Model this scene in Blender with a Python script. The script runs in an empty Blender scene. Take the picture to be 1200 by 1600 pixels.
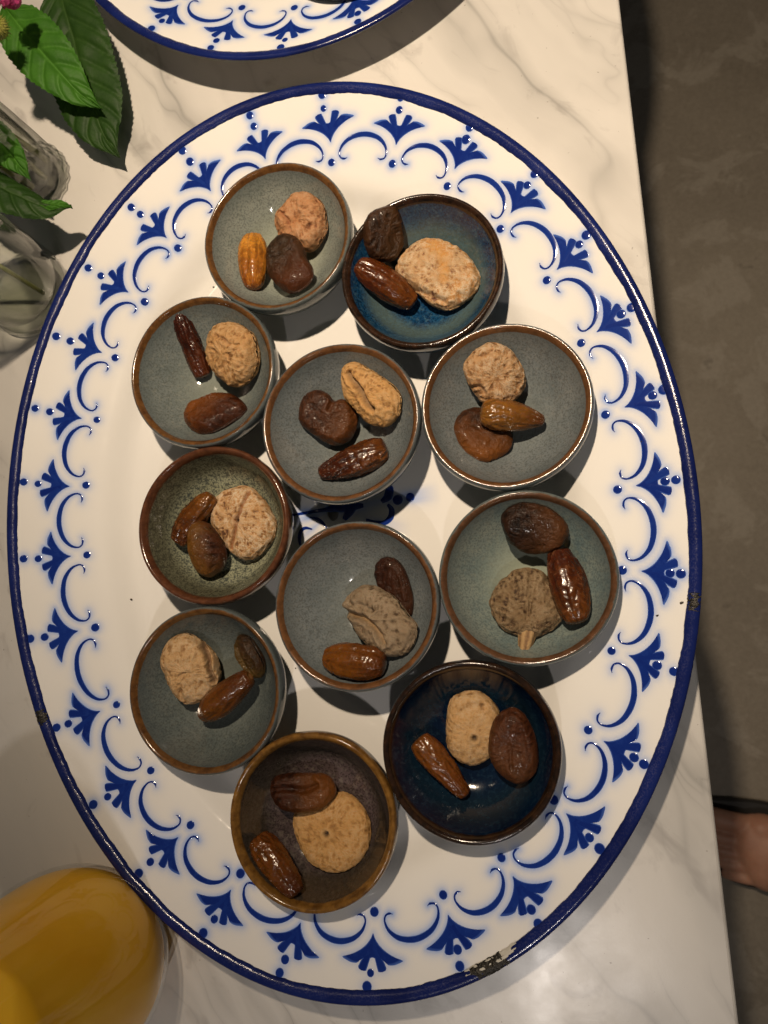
import bpy, bmesh, math, random
import numpy as np
from mathutils import Matrix, Vector

SC = bpy.context.scene
COL = SC.collection
random.seed(5)
R_ = math.radians

# ------------------------------------------------------------------ camera
F_PX = 1200.0                      # focal length in photo pixels (1200 x 1600)
CAM_H = 0.415                      # camera height above the table top
TA, TB = R_(7.27956), R_(12.25323)
ca, sa, cb, sb = math.cos(TA), math.sin(TA), math.cos(TB), math.sin(TB)
ROT = np.array([[1, 0, 0], [0, ca, -sa], [0, sa, ca]]) @ np.array([[cb, 0, sb], [0, 1, 0], [-sb, 0, cb]])
cam = bpy.data.cameras.new('camera')
cam.sensor_fit = 'VERTICAL'
cam.sensor_height = 32.0
cam.lens = F_PX / 1600.0 * 32.0
cam.clip_start = 0.01
cam.clip_end = 50.0
cam.dof.use_dof = True
cam.dof.focus_distance = 0.40
cam.dof.aperture_fstop = 13.0
cam_o = bpy.data.objects.new('camera', cam)
COL.objects.link(cam_o)
cam_o.matrix_world = Matrix.Translation((0, 0, CAM_H)) @ Matrix(ROT.tolist()).to_4x4()
SC.camera = cam_o

# ------------------------------------------------------------------ world and lamps
world = bpy.data.worlds.new('World')
SC.world = world
world.use_nodes = True
bg = world.node_tree.nodes['Background']
bg.inputs[0].default_value = (1.0, 0.95, 0.88, 1)
bg.inputs[1].default_value = 0.038


def lamp(name, loc, aim, watts, color, size, radius, blend):
    l = bpy.data.lights.new(name, 'SPOT')
    l.energy = watts
    l.color = color
    l.spot_size = R_(size)
    l.spot_blend = blend
    l.shadow_soft_size = radius
    o = bpy.data.objects.new(name, l)
    COL.objects.link(o)
    o.location = loc
    d = Vector(aim) - Vector(loc)
    o.rotation_euler = d.to_track_quat('-Z', 'Y').to_euler()
    return o


LAMP_A = (-0.094, 0.30, 0.72)      # low pendant over the platter
LAMP_B = (0.01, -0.53, 0.80)      # the next pendant of the row
lamp('pendant_lamp', LAMP_A, (0.01, 0.33, 0), 27.5, (1.0, 0.80, 0.580), 100, 0.013, 1.0)
lamp('pendant_lamp', LAMP_B, (-0.08, -0.36, 0), 6.2, (1.0, 0.91, 0.84), 80, 0.016, 1.0)
lamp('added_fill_spot', (-0.9, 0.9, 1.9), (-0.1, 0.1, 0), 1.5, (1.0, 0.82, 0.6), 60, 0.03, 0.5)  # added weak spot for sparkle and fill, no known fixture

vs = SC.view_settings
vs.view_transform = 'Standard'
vs.look = 'None'
vs.exposure = 0.0
vs.gamma = 1.0
vs.use_curve_mapping = False
cy = SC.cycles
cy.use_denoising = True
cy.max_bounces = 10
cy.transparent_max_bounces = 16
cy.transmission_bounces = 10
cy.caustics_reflective = False
cy.caustics_refractive = False
cy.sample_clamp_indirect = 4.0

# ------------------------------------------------------------------ pixel to place


def px(u, v, z):
    r = ROT @ np.array([(u - 600) / F_PX, -(v - 800) / F_PX, -1.0])
    s = (z - CAM_H) / r[2]
    return np.array([r[0] * s, r[1] * s, z])


def pxs(pts, z):
    return np.array([px(u, v, z)[:2] for u, v in pts])


# ------------------------------------------------------------------ numeric noise
def _hash(i, j, k, seed):
    n = (i * 374761393 + j * 668265263 + k * 2147483647 + seed * 1274126177) & 0xFFFFFFFF
    n = ((n ^ (n >> 13)) * 1274126177) & 0xFFFFFFFF
    n = ((n ^ (n >> 15)) * 2246822519) & 0xFFFFFFFF
    return ((n ^ (n >> 16)) & 0xFFFFFF) / float(0xFFFFFF)


def vnoise(P, freq, seed=0):
    """smooth value noise, -1..1, P is N x 3"""
    Q = np.asarray(P, float) * freq + 1000.0
    I = np.floor(Q).astype(np.int64)
    t = Q - I
    t = t * t * t * (t * (t * 6 - 15) + 10)
    out = 0
    for a in (0, 1):
        for b in (0, 1):
            for c in (0, 1):
                w = (t[:, 0] if a else 1 - t[:, 0]) * (t[:, 1] if b else 1 - t[:, 1]) * (t[:, 2] if c else 1 - t[:, 2])
                out = out + w * _hash(I[:, 0] + a, I[:, 1] + b, I[:, 2] + c, seed)
    return out * 2 - 1


def fbm(P, freq, seed=0, octv=3):
    s, a = 0, 1.0
    for o in range(octv):
        s = s + a * vnoise(P, freq * 2 ** o, seed + 17 * o)
        a *= 0.5
    return s


def catmull(pts, n, closed=True):
    p = np.asarray(pts, float)
    m = len(p)
    out = []
    segs = m if closed else m - 1
    for i in range(segs):
        if closed:
            p0, p1, p2, p3 = p[(i - 1) % m], p[i], p[(i + 1) % m], p[(i + 2) % m]
        else:
            p0, p1, p2, p3 = p[max(i - 1, 0)], p[i], p[i + 1], p[min(i + 2, m - 1)]
        for k in range(n):
            t = k / n
            out.append(0.5 * ((2 * p1) + (p2 - p0) * t + (2 * p0 - 5 * p1 + 4 * p2 - p3) * t * t
                              + (3 * p1 - p0 - 3 * p2 + p3) * t ** 3))
    if not closed:
        out.append(p[-1])
    return np.array(out)


# ------------------------------------------------------------------ object helpers
def mesh_obj(name, verts, faces, mat, parent=None, smooth=True, attrs=None):
    me = bpy.data.meshes.new(name)
    me.from_pydata([tuple(map(float, v)) for v in verts], [], [tuple(map(int, f)) for f in faces])
    me.update()
    if smooth:
        me.polygons.foreach_set('use_smooth', [True] * len(me.polygons))
    for k, arr in (attrs or {}).items():
        at = me.attributes.new(k, 'FLOAT', 'POINT')
        at.data.foreach_set('value', np.asarray(arr, np.float32))
    if mat:
        me.materials.append(mat)
    o = bpy.data.objects.new(name, me)
    COL.objects.link(o)
    if parent:
        o.parent = parent
    return o


def empty(name, loc):
    o = bpy.data.objects.new(name, None)
    o.empty_display_size = 0.01
    COL.objects.link(o)
    o.location = loc
    return o


def tag(o, label=None, cat=None, group=None, kind=None):
    if label:
        o['label'] = label
    if cat:
        o['category'] = cat
    if group:
        o['group'] = group
    if kind:
        o['kind'] = kind
    return o


def grid_faces(nu, nv, wrap_u=False, wrap_v=False):
    f = []
    for i in range(nu if wrap_u else nu - 1):
        for j in range(nv if wrap_v else nv - 1):
            i2, j2 = (i + 1) % nu, (j + 1) % nv
            f.append((i * nv + j, i2 * nv + j, i2 * nv + j2, i * nv + j2))
    return f


def lathe(profile, seg, wob=None, flip=False):
    """profile list of (r, z); returns verts, faces; poles where r == 0"""
    V, Fc = [], []
    n = len(profile)
    ang = np.linspace(0, 2 * np.pi, seg, endpoint=False)
    for i, a in enumerate(ang):
        k = 1 + (wob(a) if wob else 0)
        for (r, z) in profile:
            V.append((r * k * math.cos(a), r * k * math.sin(a), z))
    for i in range(seg):
        i2 = (i + 1) % seg
        for j in range(n - 1):
            q = (i * n + j, i2 * n + j, i2 * n + j + 1, i * n + j + 1)
            Fc.append(q[::-1] if flip else q)
    return V, Fc


def tube(path, radii, seg=10, cap=True):
    path = [Vector(p) for p in path]
    n = len(path)
    V, Fc = [], []
    up = Vector((0.3, 0.2, 0.93))
    for i, p in enumerate(path):
        t = (path[min(i + 1, n - 1)] - path[max(i - 1, 0)]).normalized()
        x = t.cross(up)
        if x.length < 1e-4:
            x = t.cross(Vector((1, 0, 0)))
        x.normalize()
        y = t.cross(x)
        r = radii[i] if hasattr(radii, '__len__') else radii
        for k in range(seg):
            a = 2 * math.pi * k / seg
            V.append(p + x * (r * math.cos(a)) + y * (r * math.sin(a)))
    for i in range(n - 1):
        for k in range(seg):
            k2 = (k + 1) % seg
            Fc.append((i * seg + k, i * seg + k2, (i + 1) * seg + k2, (i + 1) * seg + k))
    if cap:
        Fc.append(tuple(range(seg))[::-1])
        Fc.append(tuple(range((n - 1) * seg, n * seg)))
    return V, Fc


# ------------------------------------------------------------------ material helpers
class NT:
    def __init__(self, name):
        self.m = bpy.data.materials.new(name)
        self.m.use_nodes = True
        self.nt = self.m.node_tree
        self.b = self.nt.nodes['Principled BSDF']
        self.out = self.nt.nodes['Material Output']

    def n(self, t, **kw):
        nd = self.nt.nodes.new(t)
        for k, v in kw.items():
            setattr(nd, k, v)
        return nd

    def l(self, a, b):
        self.nt.links.new(a, b)

    def obj(self):
        if not hasattr(self, '_tc'):
            self._tc = self.n('ShaderNodeTexCoord')
        return self._tc.outputs['Object']

    def noise(self, scale, detail=3, rough=0.5, dist=0.0, vec=None, out='Fac'):
        nd = self.n('ShaderNodeTexNoise')
        nd.inputs['Scale'].default_value = scale
        nd.inputs['Detail'].default_value = detail
        nd.inputs['Roughness'].default_value = rough
        nd.inputs['Distortion'].default_value = dist
        self.l(vec if vec is not None else self.obj(), nd.inputs['Vector'])
        return nd.outputs[out]

    def ramp(self, fac, stops):
        r = self.n('ShaderNodeValToRGB')
        el = r.color_ramp.elements
        while len(el) > 1:
            el.remove(el[-1])
        for i, (p, c) in enumerate(stops):
            e = el[0] if i == 0 else el.new(p)
            e.position = p
            c = c if hasattr(c, '__len__') else (c, c, c)
            e.color = (*c[:3], 1)
        self.l(fac, r.inputs['Fac'])
        return r.outputs['Color']

    def mix(self, fac, a, b, mode='MIX'):
        m = self.n('ShaderNodeMix', data_type='RGBA', blend_type=mode)
        for s, v in ((m.inputs[0], fac), (m.inputs[6], a), (m.inputs[7], b)):
            if isinstance(v, bpy.types.NodeSocket):
                self.l(v, s)
            elif hasattr(v, '__len__'):
                s.default_value = (*v[:3], 1)
            else:
                s.default_value = v
        return m.outputs[2]

    def math(self, op, a, b=0.0, c=0.0):
        m = self.n('ShaderNodeMath', operation=op)
        for s, v in zip(m.inputs, (a, b, c)):
            if isinstance(v, bpy.types.NodeSocket):
                self.l(v, s)
            else:
                s.default_value = v
        return m.outputs[0]

    def attr(self, name):
        a = self.n('ShaderNodeAttribute')
        a.attribute_name = name
        return a.outputs['Fac']

    def bump(self, height, strength=0.3, dist=0.001, normal=None):
        b = self.n('ShaderNodeBump')
        b.inputs['Strength'].default_value = strength
        b.inputs['Distance'].default_value = dist
        self.l(height, b.inputs['Height'])
        if normal is not None:
            self.l(normal, b.inputs['Normal'])
        return b.outputs['Normal']

    def set(self, **kw):
        names = dict(color='Base Color', rough='Roughness', normal='Normal', metal='Metallic', coat='Coat Weight',
                     coat_rough='Coat Roughness', sss='Subsurface Weight', sss_scale='Subsurface Scale',
                     spec='Specular IOR Level', ior='IOR', trans='Transmission Weight', sheen='Sheen Weight')
        for k, v in kw.items():
            s = self.b.inputs[names[k]]
            if isinstance(v, bpy.types.NodeSocket):
                self.l(v, s)
            elif hasattr(v, '__len__'):
                s.default_value = (*v[:3], 1)
            else:
                s.default_value = v
        return self

    def coords(self, rotz=0.0, scale=(1, 1, 1), loc=(0, 0, 0)):
        mp = self.n('ShaderNodeMapping', vector_type='TEXTURE')
        scale = tuple(1.0 / q for q in scale)
        mp.inputs['Rotation'].default_value = (0, 0, rotz)
        mp.inputs['Scale'].default_value = scale
        mp.inputs['Location'].default_value = loc
        self.l(self.obj(), mp.inputs['Vector'])
        return mp.outputs[0]


def plain(name, color, rough=0.5, **kw):
    return NT(name).set(color=color, rough=rough, **kw).m


# ------------------------------------------------------------------ floor and table
def mat_concrete():
    t = NT('worn_concrete')
    big = t.noise(2.3, 5, 0.6, 0.4)
    mid = t.noise(11, 6, 0.65, 0.6)
    fine = t.noise(160, 4, 0.7)
    c = t.ramp(big, [(0.3, (0.22, 0.187, 0.145)), (0.55, (0.31, 0.268, 0.212)), (0.75, (0.40, 0.352, 0.285))])
    patch = t.ramp(mid, [(0.52, 0.0), (0.58, 1.0)])
    c = t.mix(t.math('MULTIPLY', patch, 0.36), c, (0.50, 0.455, 0.39))
    spots = t.ramp(t.noise(26, 3, 0.5), [(0.70, 0.0), (0.76, 1.0)])
    c = t.mix(t.math('MULTIPLY', spots, 0.5), c, (0.07, 0.055, 0.04))
    c = t.mix(0.25, c, t.ramp(fine, [(0.3, (0.10, 0.09, 0.07)), (0.7, (0.32, 0.29, 0.24))]))
    t.set(color=c, rough=t.ramp(mid, [(0.3, 0.55), (0.7, 0.75)]), normal=t.bump(fine, 0.25, 0.002))
    return t.m


FLOOR_Z = -0.74
fl = mesh_obj('floor', [(-3, -3, FLOOR_Z), (3, -3, FLOOR_Z), (3, 3, FLOOR_Z), (-3, 3, FLOOR_Z)], [(0, 1, 2, 3)], mat_concrete(), smooth=False)
tag(fl, 'brown grey worn concrete floor beside the table', kind='structure')


def mat_marble():
    t = NT('veined_marble')
    v = t.coords(R_(31), (1.0, 0.16, 1.0))
    warp = t.noise(5.5, 4, 0.6, 0.0, t.coords(R_(31), (1.0, 0.55, 1.0)), 'Color')
    vm = t.n('ShaderNodeVectorMath', operation='MULTIPLY_ADD')
    t.l(warp, vm.inputs[0])
    vm.inputs[1].default_value = (0.10, 0.08, 0.0)
    t.l(v, vm.inputs[2])
    wv = vm.outputs[0]

    def veins(scale, w0, w1, detail=2):
        n = t.noise(scale, detail, 0.5, 0.0, wv)
        d = t.math('ABSOLUTE', t.math('SUBTRACT', n, 0.5))
        return t.ramp(d, [(0.0, 1.0), (w0, 0.5), (w1, 0.0)])
    v1 = veins(9.0, 0.008, 0.05)
    v2 = veins(24, 0.006, 0.045, 3)
    gate = t.ramp(t.noise(6, 3, 0.5, 0.3), [(0.38, 0.0), (0.55, 1.0)])
    gate2 = t.ramp(t.noise(9, 3, 0.5, 0.3, t.coords(0.4, (1, 1, 1), (3, 1, 0))), [(0.45, 0.0), (0.64, 1.0)])
    cloud = t.ramp(t.noise(10, 6, 0.62, 0.3, wv), [(0.40, 0.0), (0.72, 1.0)])
    cloud2 = t.ramp(t.noise(4.0, 4, 0.55, 0.5, t.coords(R_(31), (1.0, 0.5, 1.0), (0.7, 0.3, 0))), [(0.45, 0.0), (0.70, 1.0)])
    c = t.mix(t.math('MULTIPLY', cloud, 0.45), (0.72, 0.695, 0.66), (0.45, 0.44, 0.42))
    c = t.mix(t.math('MULTIPLY', cloud2, 0.42), c, (0.40, 0.395, 0.38))
    c = t.mix(t.math('MULTIPLY', t.math('MULTIPLY', v1, gate), 0.66), c, (0.20, 0.198, 0.19))
    c = t.mix(t.math('MULTIPLY', t.math('MULTIPLY', v2, gate2), 0.6), c, (0.25, 0.245, 0.235))
    blot = t.ramp(t.noise(38, 4, 0.6, 0.8, t.coords(R_(31), (1.0, 0.6, 1.0))), [(0.58, 0.0), (0.70, 1.0)])
    c = t.mix(t.math('MULTIPLY', blot, 0.50), c, (0.31, 0.29, 0.275))
    speck = t.ramp(t.noise(420, 2, 0.5), [(0.745, 0.0), (0.765, 1.0)])
    c = t.mix(t.math('MULTIPLY', speck, 0.5), c, (0.16, 0.12, 0.10))
    scr = t.noise(60, 2, 0.5, 0.6, t.coords(0.5, (0.05, 3.0, 1)))
    scr2 = t.noise(60, 2, 0.5, 0.6, t.coords(-0.9, (0.05, 3.0, 1)))
    h = t.math('ADD', t.math('ADD', scr, scr2), t.noise(900, 2, 0.6))
    t.set(color=c, rough=t.ramp(t.noise(30, 4, 0.6), [(0.3, 0.30), (0.7, 0.42)]), spec=1.0,
          normal=t.bump(h, 0.035, 0.0004))
    return t.m


# slab : local +x across the right edge, rotated to the edge direction seen in the photo
E0, E1 = px(968, 0, 0), px(1155, 1600, 0)
edge_dir = (E0 - E1)[:2] / np.linalg.norm((E0 - E1)[:2])
edge_ang = math.atan2(edge_dir[1], edge_dir[0]) - math.pi / 2
tb = empty('marble_table', (*((E0 + E1) / 2)[:2], FLOOR_Z))
tb.rotation_euler = (0, 0, edge_ang)
tag(tb, 'white marble table with grey veins under both platters', 'table')


def rounded_box(x0, x1, y0, y1, z0, z1, bev, segs=3):
    bm = bmesh.new()
    bmesh.ops.create_cube(bm, size=1)
    for v in bm.verts:
        v.co = Vector(((x0 + x1) / 2 + v.co.x * (x1 - x0), (y0 + y1) / 2 + v.co.y * (y1 - y0), (z0 + z1) / 2 + v.co.z * (z1 - z0)))
    bmesh.ops.bevel(bm, geom=bm.edges[:], offset=bev, segments=segs, profile=0.5, affect='EDGES')
    V = [v.co.copy() for v in bm.verts]
    bm.verts.index_update()
    Fc = [[v.index for v in f.verts] for f in bm.faces]
    bm.free()
    return V, Fc


V, Fc = rounded_box(-0.80, 0.0, -0.75, 1.05, -FLOOR_Z - 0.02, -FLOOR_Z, 0.0018)
top = mesh_obj('tabletop', V, Fc, mat_marble(), tb, smooth=False)
dark_metal = plain('black_powder_coated_steel', (0.02, 0.019, 0.018), 0.5, metal=0.6)
V, Fc = rounded_box(-0.78, -0.022, -0.73, 1.03, -FLOOR_Z - 0.045, -FLOOR_Z - 0.0205, 0.002)
mesh_obj('under_frame', V, Fc, dark_metal, tb, smooth=False)
for lx in (-0.74, -0.10):
    for ly in (-0.69, 0.99):
        V, Fc = rounded_box(lx - 0.02, lx + 0.02, ly - 0.02, ly + 0.02, 0.0, -FLOOR_Z - 0.0455, 0.003)
        mesh_obj('leg', V, Fc, dark_metal, tb, smooth=False)

# ------------------------------------------------------------------ the enamel platter
PA, PB = 0.1875, 0.2439            # half axes at the rim
PC = np.array([-0.11937, 0.05254])
PANG = R_(8.198)
PRIM = 0.030
cP, sP = math.cos(PANG), math.sin(PANG)


def to_local(w):
    d = np.asarray(w, float) - PC
    return np.stack([d[..., 0] * cP + d[..., 1] * sP, -d[..., 0] * sP + d[..., 1] * cP], -1)


def to_world(q):
    q = np.asarray(q, float)
    return np.stack([q[..., 0] * cP - q[..., 1] * sP, q[..., 0] * sP + q[..., 1] * cP], -1) + PC


def ell_depth(q):
    """distance inside the rim ellipse (positive inside), and the parameter"""
    q = np.asarray(q, float)
    x, y = q[:, 0], q[:, 1]
    th = np.arctan2(y / PB, x / PA)
    for _ in range(12):
        ex, ey = PA * np.cos(th), PB * np.sin(th)
        tx, ty = -PA * np.sin(th), PB * np.cos(th)
        f = (x - ex) * tx + (y - ey) * ty
        fp = -(tx * tx + ty * ty) + (x - ex) * (-ex) + (y - ey) * (-ey)
        fp = np.where(np.abs(fp) < 1e-7, -1e-7, fp)
        th = th - np.clip(f / fp, -0.2, 0.2)
    ex, ey = PA * np.cos(th), PB * np.sin(th)
    nx, ny = PB * np.cos(th), PA * np.sin(th)
    nn = np.hypot(nx, ny)
    d = -((x - ex) * nx + (y - ey) * ny) / nn
    return d, th


WELL_Z = 0.004
_pd = np.array([-0.01, 0.0, 0.006, 0.02, 0.035, 0.048, 0.053, 0.057, 0.061, 0.065, 0.068, 0.072, 0.3])
_pz = np.array([0.0302, 0.0290, 0.0278, 0.0240, 0.0203, 0.0172, 0.0152, 0.0122, 0.0085, 0.0057, 0.0046, WELL_Z, WELL_Z])


def prof_z(d):
    d = np.asarray(d, float)
    z = 0
    for k, w in ((-2, .1), (-1, .2), (0, .4), (1, .2), (2, .1)):
        z = z + w * np.interp(d + k * 0.0015, _pd, _pz)
    return z


def surf_z(q):
    d, _ = ell_depth(q)
    return prof_z(d)


def px_on_platter(u, v):
    z = 0.022
    for _ in range(8):
        w = px(u, v, z)[:2]
        z = float(surf_z(to_local(w)[None])[0])
    return to_local(px(u, v, z)[:2])


# palmettes of the border: tip, nearest outer dot, farthest outer dot, inner dot (None where a bowl covers it)
MOT = [((516.7, 223), (505.4, 169.6), (503.3, 148), (518, 254)),
       ((618.8, 227), (623.8, 172), (626, 153), (613, 256)),
       ((710.4, 264.6), (728, 218), (734, 199), (698.8, 291)),
       ((797.8, 333.3), (823.7, 289.5), (835, 272), (781.7, 357.8)),
       ((869.9, 421.6), (905, 382), (915.9, 367.4), (854.3, 437.9)),
       ((932, 519), (970.4, 491), (986.6, 480.6), (908, 536)),
       ((975.6, 636.4), (1019.6, 618), (1036.8, 608.9), (946, 648)),
       ((993.4, 759), (1039, 751.9), (1056, 749.8), (964.9, 764.9)),
       ((1001.9, 892.4), (1046.9, 895.7), (1063.7, 896.5), (972, 891)),
       ((982, 1024), (1026.6, 1039.7), (1052.9, 1049), (955.4, 1017)),
       ((943, 1157.9), (990.6, 1183.4), (1006, 1194), (919, 1140.6)),
       ((884.5, 1270.7), (921, 1308.6), (937, 1326), (865, 1249.7)),
       ((801, 1369), (830, 1421), (841, 1443.5), (783.5, 1340)),
       ((700, 1429), (715, 1483.5), (718.5, 1509.5), (692.5, 1398)),
       ((583, 1458), (579, 1520), (573.5, 1541.5), (585, 1424.5)),
       ((470, 1441), (445.5, 1499), (437, 1520), None),
       ((361, 1390), (335, 1436), (317.5, 1458), (375.8, 1364.7)),
       ((278.7, 1308), (235, 1346.7), (216.8, 1364.5), (297.8, 1289)),
       ((213.7, 1218.6), (168.4, 1244.8), (145.7, 1257), (235.7, 1203.7)),
       ((157, 1111), (106.9, 1130.6), (88.3, 1136.8), (182.2, 1101)),
       ((122.3, 985.8), (70, 995.3), (47.2, 998), (149, 980.4)),
       ((111, 869), (60, 873), (37, 873), (136, 867)),
       ((109, 760), (59.5, 756), (37, 753), (134.5, 758)),
       ((128, 654), (78, 643.5), (55, 638), (151.5, 656)),
       ((159.5, 551), (110, 533), (88, 525.5), (180, 559)),
       ((201, 457), (157.8, 431), (138, 418.7), None),
       ((260.8, 372), (219.4, 335), (205.2, 324), (278, 387.7)),
       ((329.6, 298.8), (296.9, 252.7), (284.8, 235), None),
       ((415, 249), (396.7, 197.5), (390.4, 180.4), None)]

strokes = []     # (kind, closed polygon rings or ribbon) in platter coordinates, also sampled for the halo
halo_pts = []


def ribbon(path, width, n=3):
    """flat brush stroke: path M x 2, width M; returns verts2d, faces, edge factor"""
    p = np.asarray(path, float)
    t = np.gradient(p, axis=0)
    t /= np.linalg.norm(t, axis=1)[:, None] + 1e-12
    nrm = np.stack([-t[:, 1], t[:, 0]], 1)
    V, E = [], []
    ks = np.linspace(-1, 1, 2 * n + 1)
    for i in range(len(p)):
        for k in ks:
            V.append(p[i] + nrm[i] * width[i] * k)
            E.append(1 - k * k)
    return np.array(V), grid_faces(len(p), len(ks)), np.array(E)


def fan(outline, centre, rings=6):
    o = np.asarray(outline, float)
    c = np.asarray(centre, float)
    V = [c]
    E = [1.0]
    n = len(o)
    for r in range(1, rings + 1):
        s = r / rings
        for q in o:
            V.append(c + (q - c) * s)
            E.append(1 - s ** 4)
    Fc = [(0, 1 + i, 1 + (i + 1) % n) for i in range(n)]
    for r in range(rings - 1):
        for i in range(n):
            i2 = (i + 1) % n
            Fc.append((1 + r * n + i, 1 + (r + 1) * n + i, 1 + (r + 1) * n + i2, 1 + r * n + i2))
    return np.array(V), Fc, np.array(E)


PS = 0.000335      # metres per stencil unit of the palmette
_half = [(3, 6), (7, 11.5), (12, 16.5), (19, 21.5), (28, 26), (36, 28.8), (45.5, 31.5), (38, 35.8), (31, 38), (24, 38.2), (21, 36.0), (16, 32.5), (9, 33.5)]
PALM_BODY = [(0, 0)] + _half + [(0, 30.5)] + [(-x, y) for x, y in _half[::-1]]


def lobe(sgn):
    path = np.array([(sgn * 1.5, 14), (sgn * 5, 24), (sgn * 9, 32), (sgn * 12.5, 39), (sgn * 15, 44.5), (sgn * 15.8, 47)], float)
    path = catmull(path, 4, False)
    s = np.linspace(0, 1, len(path))
    w = np.interp(s, [0, 0.35, 0.6, 0.8, 0.92, 1], [3.6, 4.8, 6.3, 6.6, 4.8, 0.8])
    return path, w


def add_stroke(kind, V, Fc, E, lift, bulge):
    strokes.append((kind, V, Fc, E, lift, bulge))
    halo_pts.append(V)


def frame_pts(pts, org, dirv, sc):
    y = np.asarray(dirv)
    x = np.array([y[1], -y[0]])
    pts = np.asarray(pts, float) * sc
    return org + pts[:, :1] * x + pts[:, 1:] * y


rng = np.random.default_rng(3)
inner = []
for (tp, d1, d2, idot) in MOT:
    T, D1, D2 = px_on_platter(*tp), px_on_platter(*d1), px_on_platter(*d2)
    dv = (D1 - T) / np.linalg.norm(D1 - T)
    # the painted stencil points straight out from the tip
    d_, th_ = ell_depth(T[None])
    nv = np.array([PB * math.cos(th_[0]), PA * math.sin(th_[0])])
    nv /= np.linalg.norm(nv)
    dv = dv * 0.7 + nv * 0.3
    dv /= np.linalg.norm(dv)
    sc = PS * (1 + 0.015 * rng.normal())
    body = catmull(PALM_BODY, 4)
    # keep the tip and the horns sharp
    V, Fc, E = fan(frame_pts(body, T, dv, sc), frame_pts([(0, 22)], T, dv, sc)[0], 6)
    add_stroke('palmette', V, Fc, E, 0.00012, 0.00004)
    for sgn in (-1, 1):
        p, w = lobe(sgn)
        V, Fc, E = ribbon(frame_pts(p, T, dv, sc), w * sc, 2)
        add_stroke('petal', V, Fc, E, 0.00013, 0.00005)
    I = px_on_platter(*idot) if idot else T - dv * 0.0108
    inner.append((I, T, dv))
    for q, rad in ((D1, 0.0021), (D2, 0.0023), (I, 0.0022)):
        a = np.linspace(0, 2 * np.pi, 20, endpoint=False)
        o = q + np.stack([np.cos(a), np.sin(a)], 1) * rad * (1 + 0.06 * rng.normal())
        V, Fc, E = fan(o, q, 4)
        add_stroke('dot', V, Fc, E, 0.00012, 0.00018)
SCROLL = [(.25, .15), (.205, .105), (.145, .14), (.115, .30), (.15, .58), (.26, .84), (.42, .985), (.58, .99), (.74, .86), (.85, .60),
          (.885, .32), (.86, .15), (.80, .105), (.755, .15)]
SCW = [.0, .50, .40, .42, .72, 1.05, 1.25, 1.25, 1.05, .72, .42, .40, .50, .0]
for k in range(len(inner)):
    I0, I1 = inner[k][0], inner[(k + 1) % len(inner)][0]
    ch = I1 - I0
    L = np.linalg.norm(ch)
    x = ch / L
    y = np.array([-x[1], x[0]])
    if y @ (I0 + I1) < 0:
        y = -y
    Hh = 0.0146
    P0 = np.array(SCROLL)
    pth = I0 + np.outer(P0[:, 0] * L, x) + np.outer(P0[:, 1] * Hh + 0.0008, y)
    pth = catmull(pth, 6, False)
    w = np.interp(np.linspace(0, 1, len(pth)), np.linspace(0, 1, len(SCW)), SCW) * 0.00112
    w[0] = w[-1] = 0.0004
    V, Fc, E = ribbon(pth, w, 2)
    add_stroke('scroll', V, Fc, E, 0.00012, 0.00010)

# centre ornament, partly under the bowls
def cpath(pts, wid, kind='flourish'):
    q = np.array([to_local(px(u, v, WELL_Z)[:2]) for u, v in pts])
    q = catmull(q, 8, False)
    w = np.interp(np.linspace(0, 1, len(q)), np.linspace(0, 1, len(wid)), wid)
    V, Fc, E = ribbon(q, np.asarray(w) / 2800.0, 2)
    add_stroke(kind, V, Fc, E, 0.00016, 0.0003)


cpath([(452, 806), (480, 801), (505, 797), (540, 792), (568, 790)], [1.5, 2.5, 3, 9, 3])
cpath([(484, 808), (496, 811), (504, 817), (511, 826)], [1, 2.5, 2.5, 1])
cpath([(488, 827), (478, 825), (471, 829), (468, 840), (469, 852)], [1, 2.5, 3, 3, 1.5])
cpath([(538, 812), (545, 800), (550, 788), (548, 776)], [3, 8, 10, 4])
cpath([(572, 812), (585, 816), (600, 817), (610, 809), (612, 797), (606, 788)], [2, 3, 4, 5, 4.5, 2])
cpath([(596, 784), (606, 776), (608, 764), (600, 754)], [3, 7, 7, 3])
for (u, v, r) in ((621.5, 781), (641, 777)) and ((621.5, 781, 8), (641, 777, 7)):
    q = to_local(px(u, v, WELL_Z)[:2])
    a = np.linspace(0, 2 * np.pi, 20, endpoint=False)
    V, Fc, E = fan(q + np.stack([np.cos(a), np.sin(a)], 1) * r / 2800.0, q, 4)
    add_stroke('dot', V, Fc, E, 0.00018, 0.00045)

# ---- platter body
NT_, ring_d = 900, np.concatenate([np.linspace(0.0015, 0.075, 66)])
th = np.linspace(0, 2 * np.pi, NT_, endpoint=False)
ex, ey = PA * np.cos(th), PB * np.sin(th)
nx, ny = PB * np.cos(th), PA * np.sin(th)
nn = np.hypot(nx, ny)
nx, ny = nx / nn, ny / nn
top_rows = []
for d in ring_d:
    top_rows.append(np.stack([ex - nx * d, ey - ny * d, np.full(NT_, float(prof_z(d)))], 1))
last = top_rows[-1]
for s in (0.85, 0.7, 0.55, 0.4, 0.25, 0.12, 0.03):
    r = last.copy()
    r[:, :2] *= s
    r[:, 2] = WELL_Z
    top_rows.append(r)
under = []
for d in np.concatenate([[0.0015], np.linspace(0.004, 0.075, 24)]):
    zz = float(prof_z(d)) - 0.0018
    under.append(np.stack([ex - nx * d, ey - ny * d, np.full(NT_, max(zz, 0.0006))], 1))
rows = [under[-1] * [0.03, 0.03, 1]] + under[::-1] + top_rows
Vp = np.stack(rows, 1).reshape(-1, 3)
nr = len(rows)
Fp = grid_faces(NT_, nr, wrap_u=True)
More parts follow.
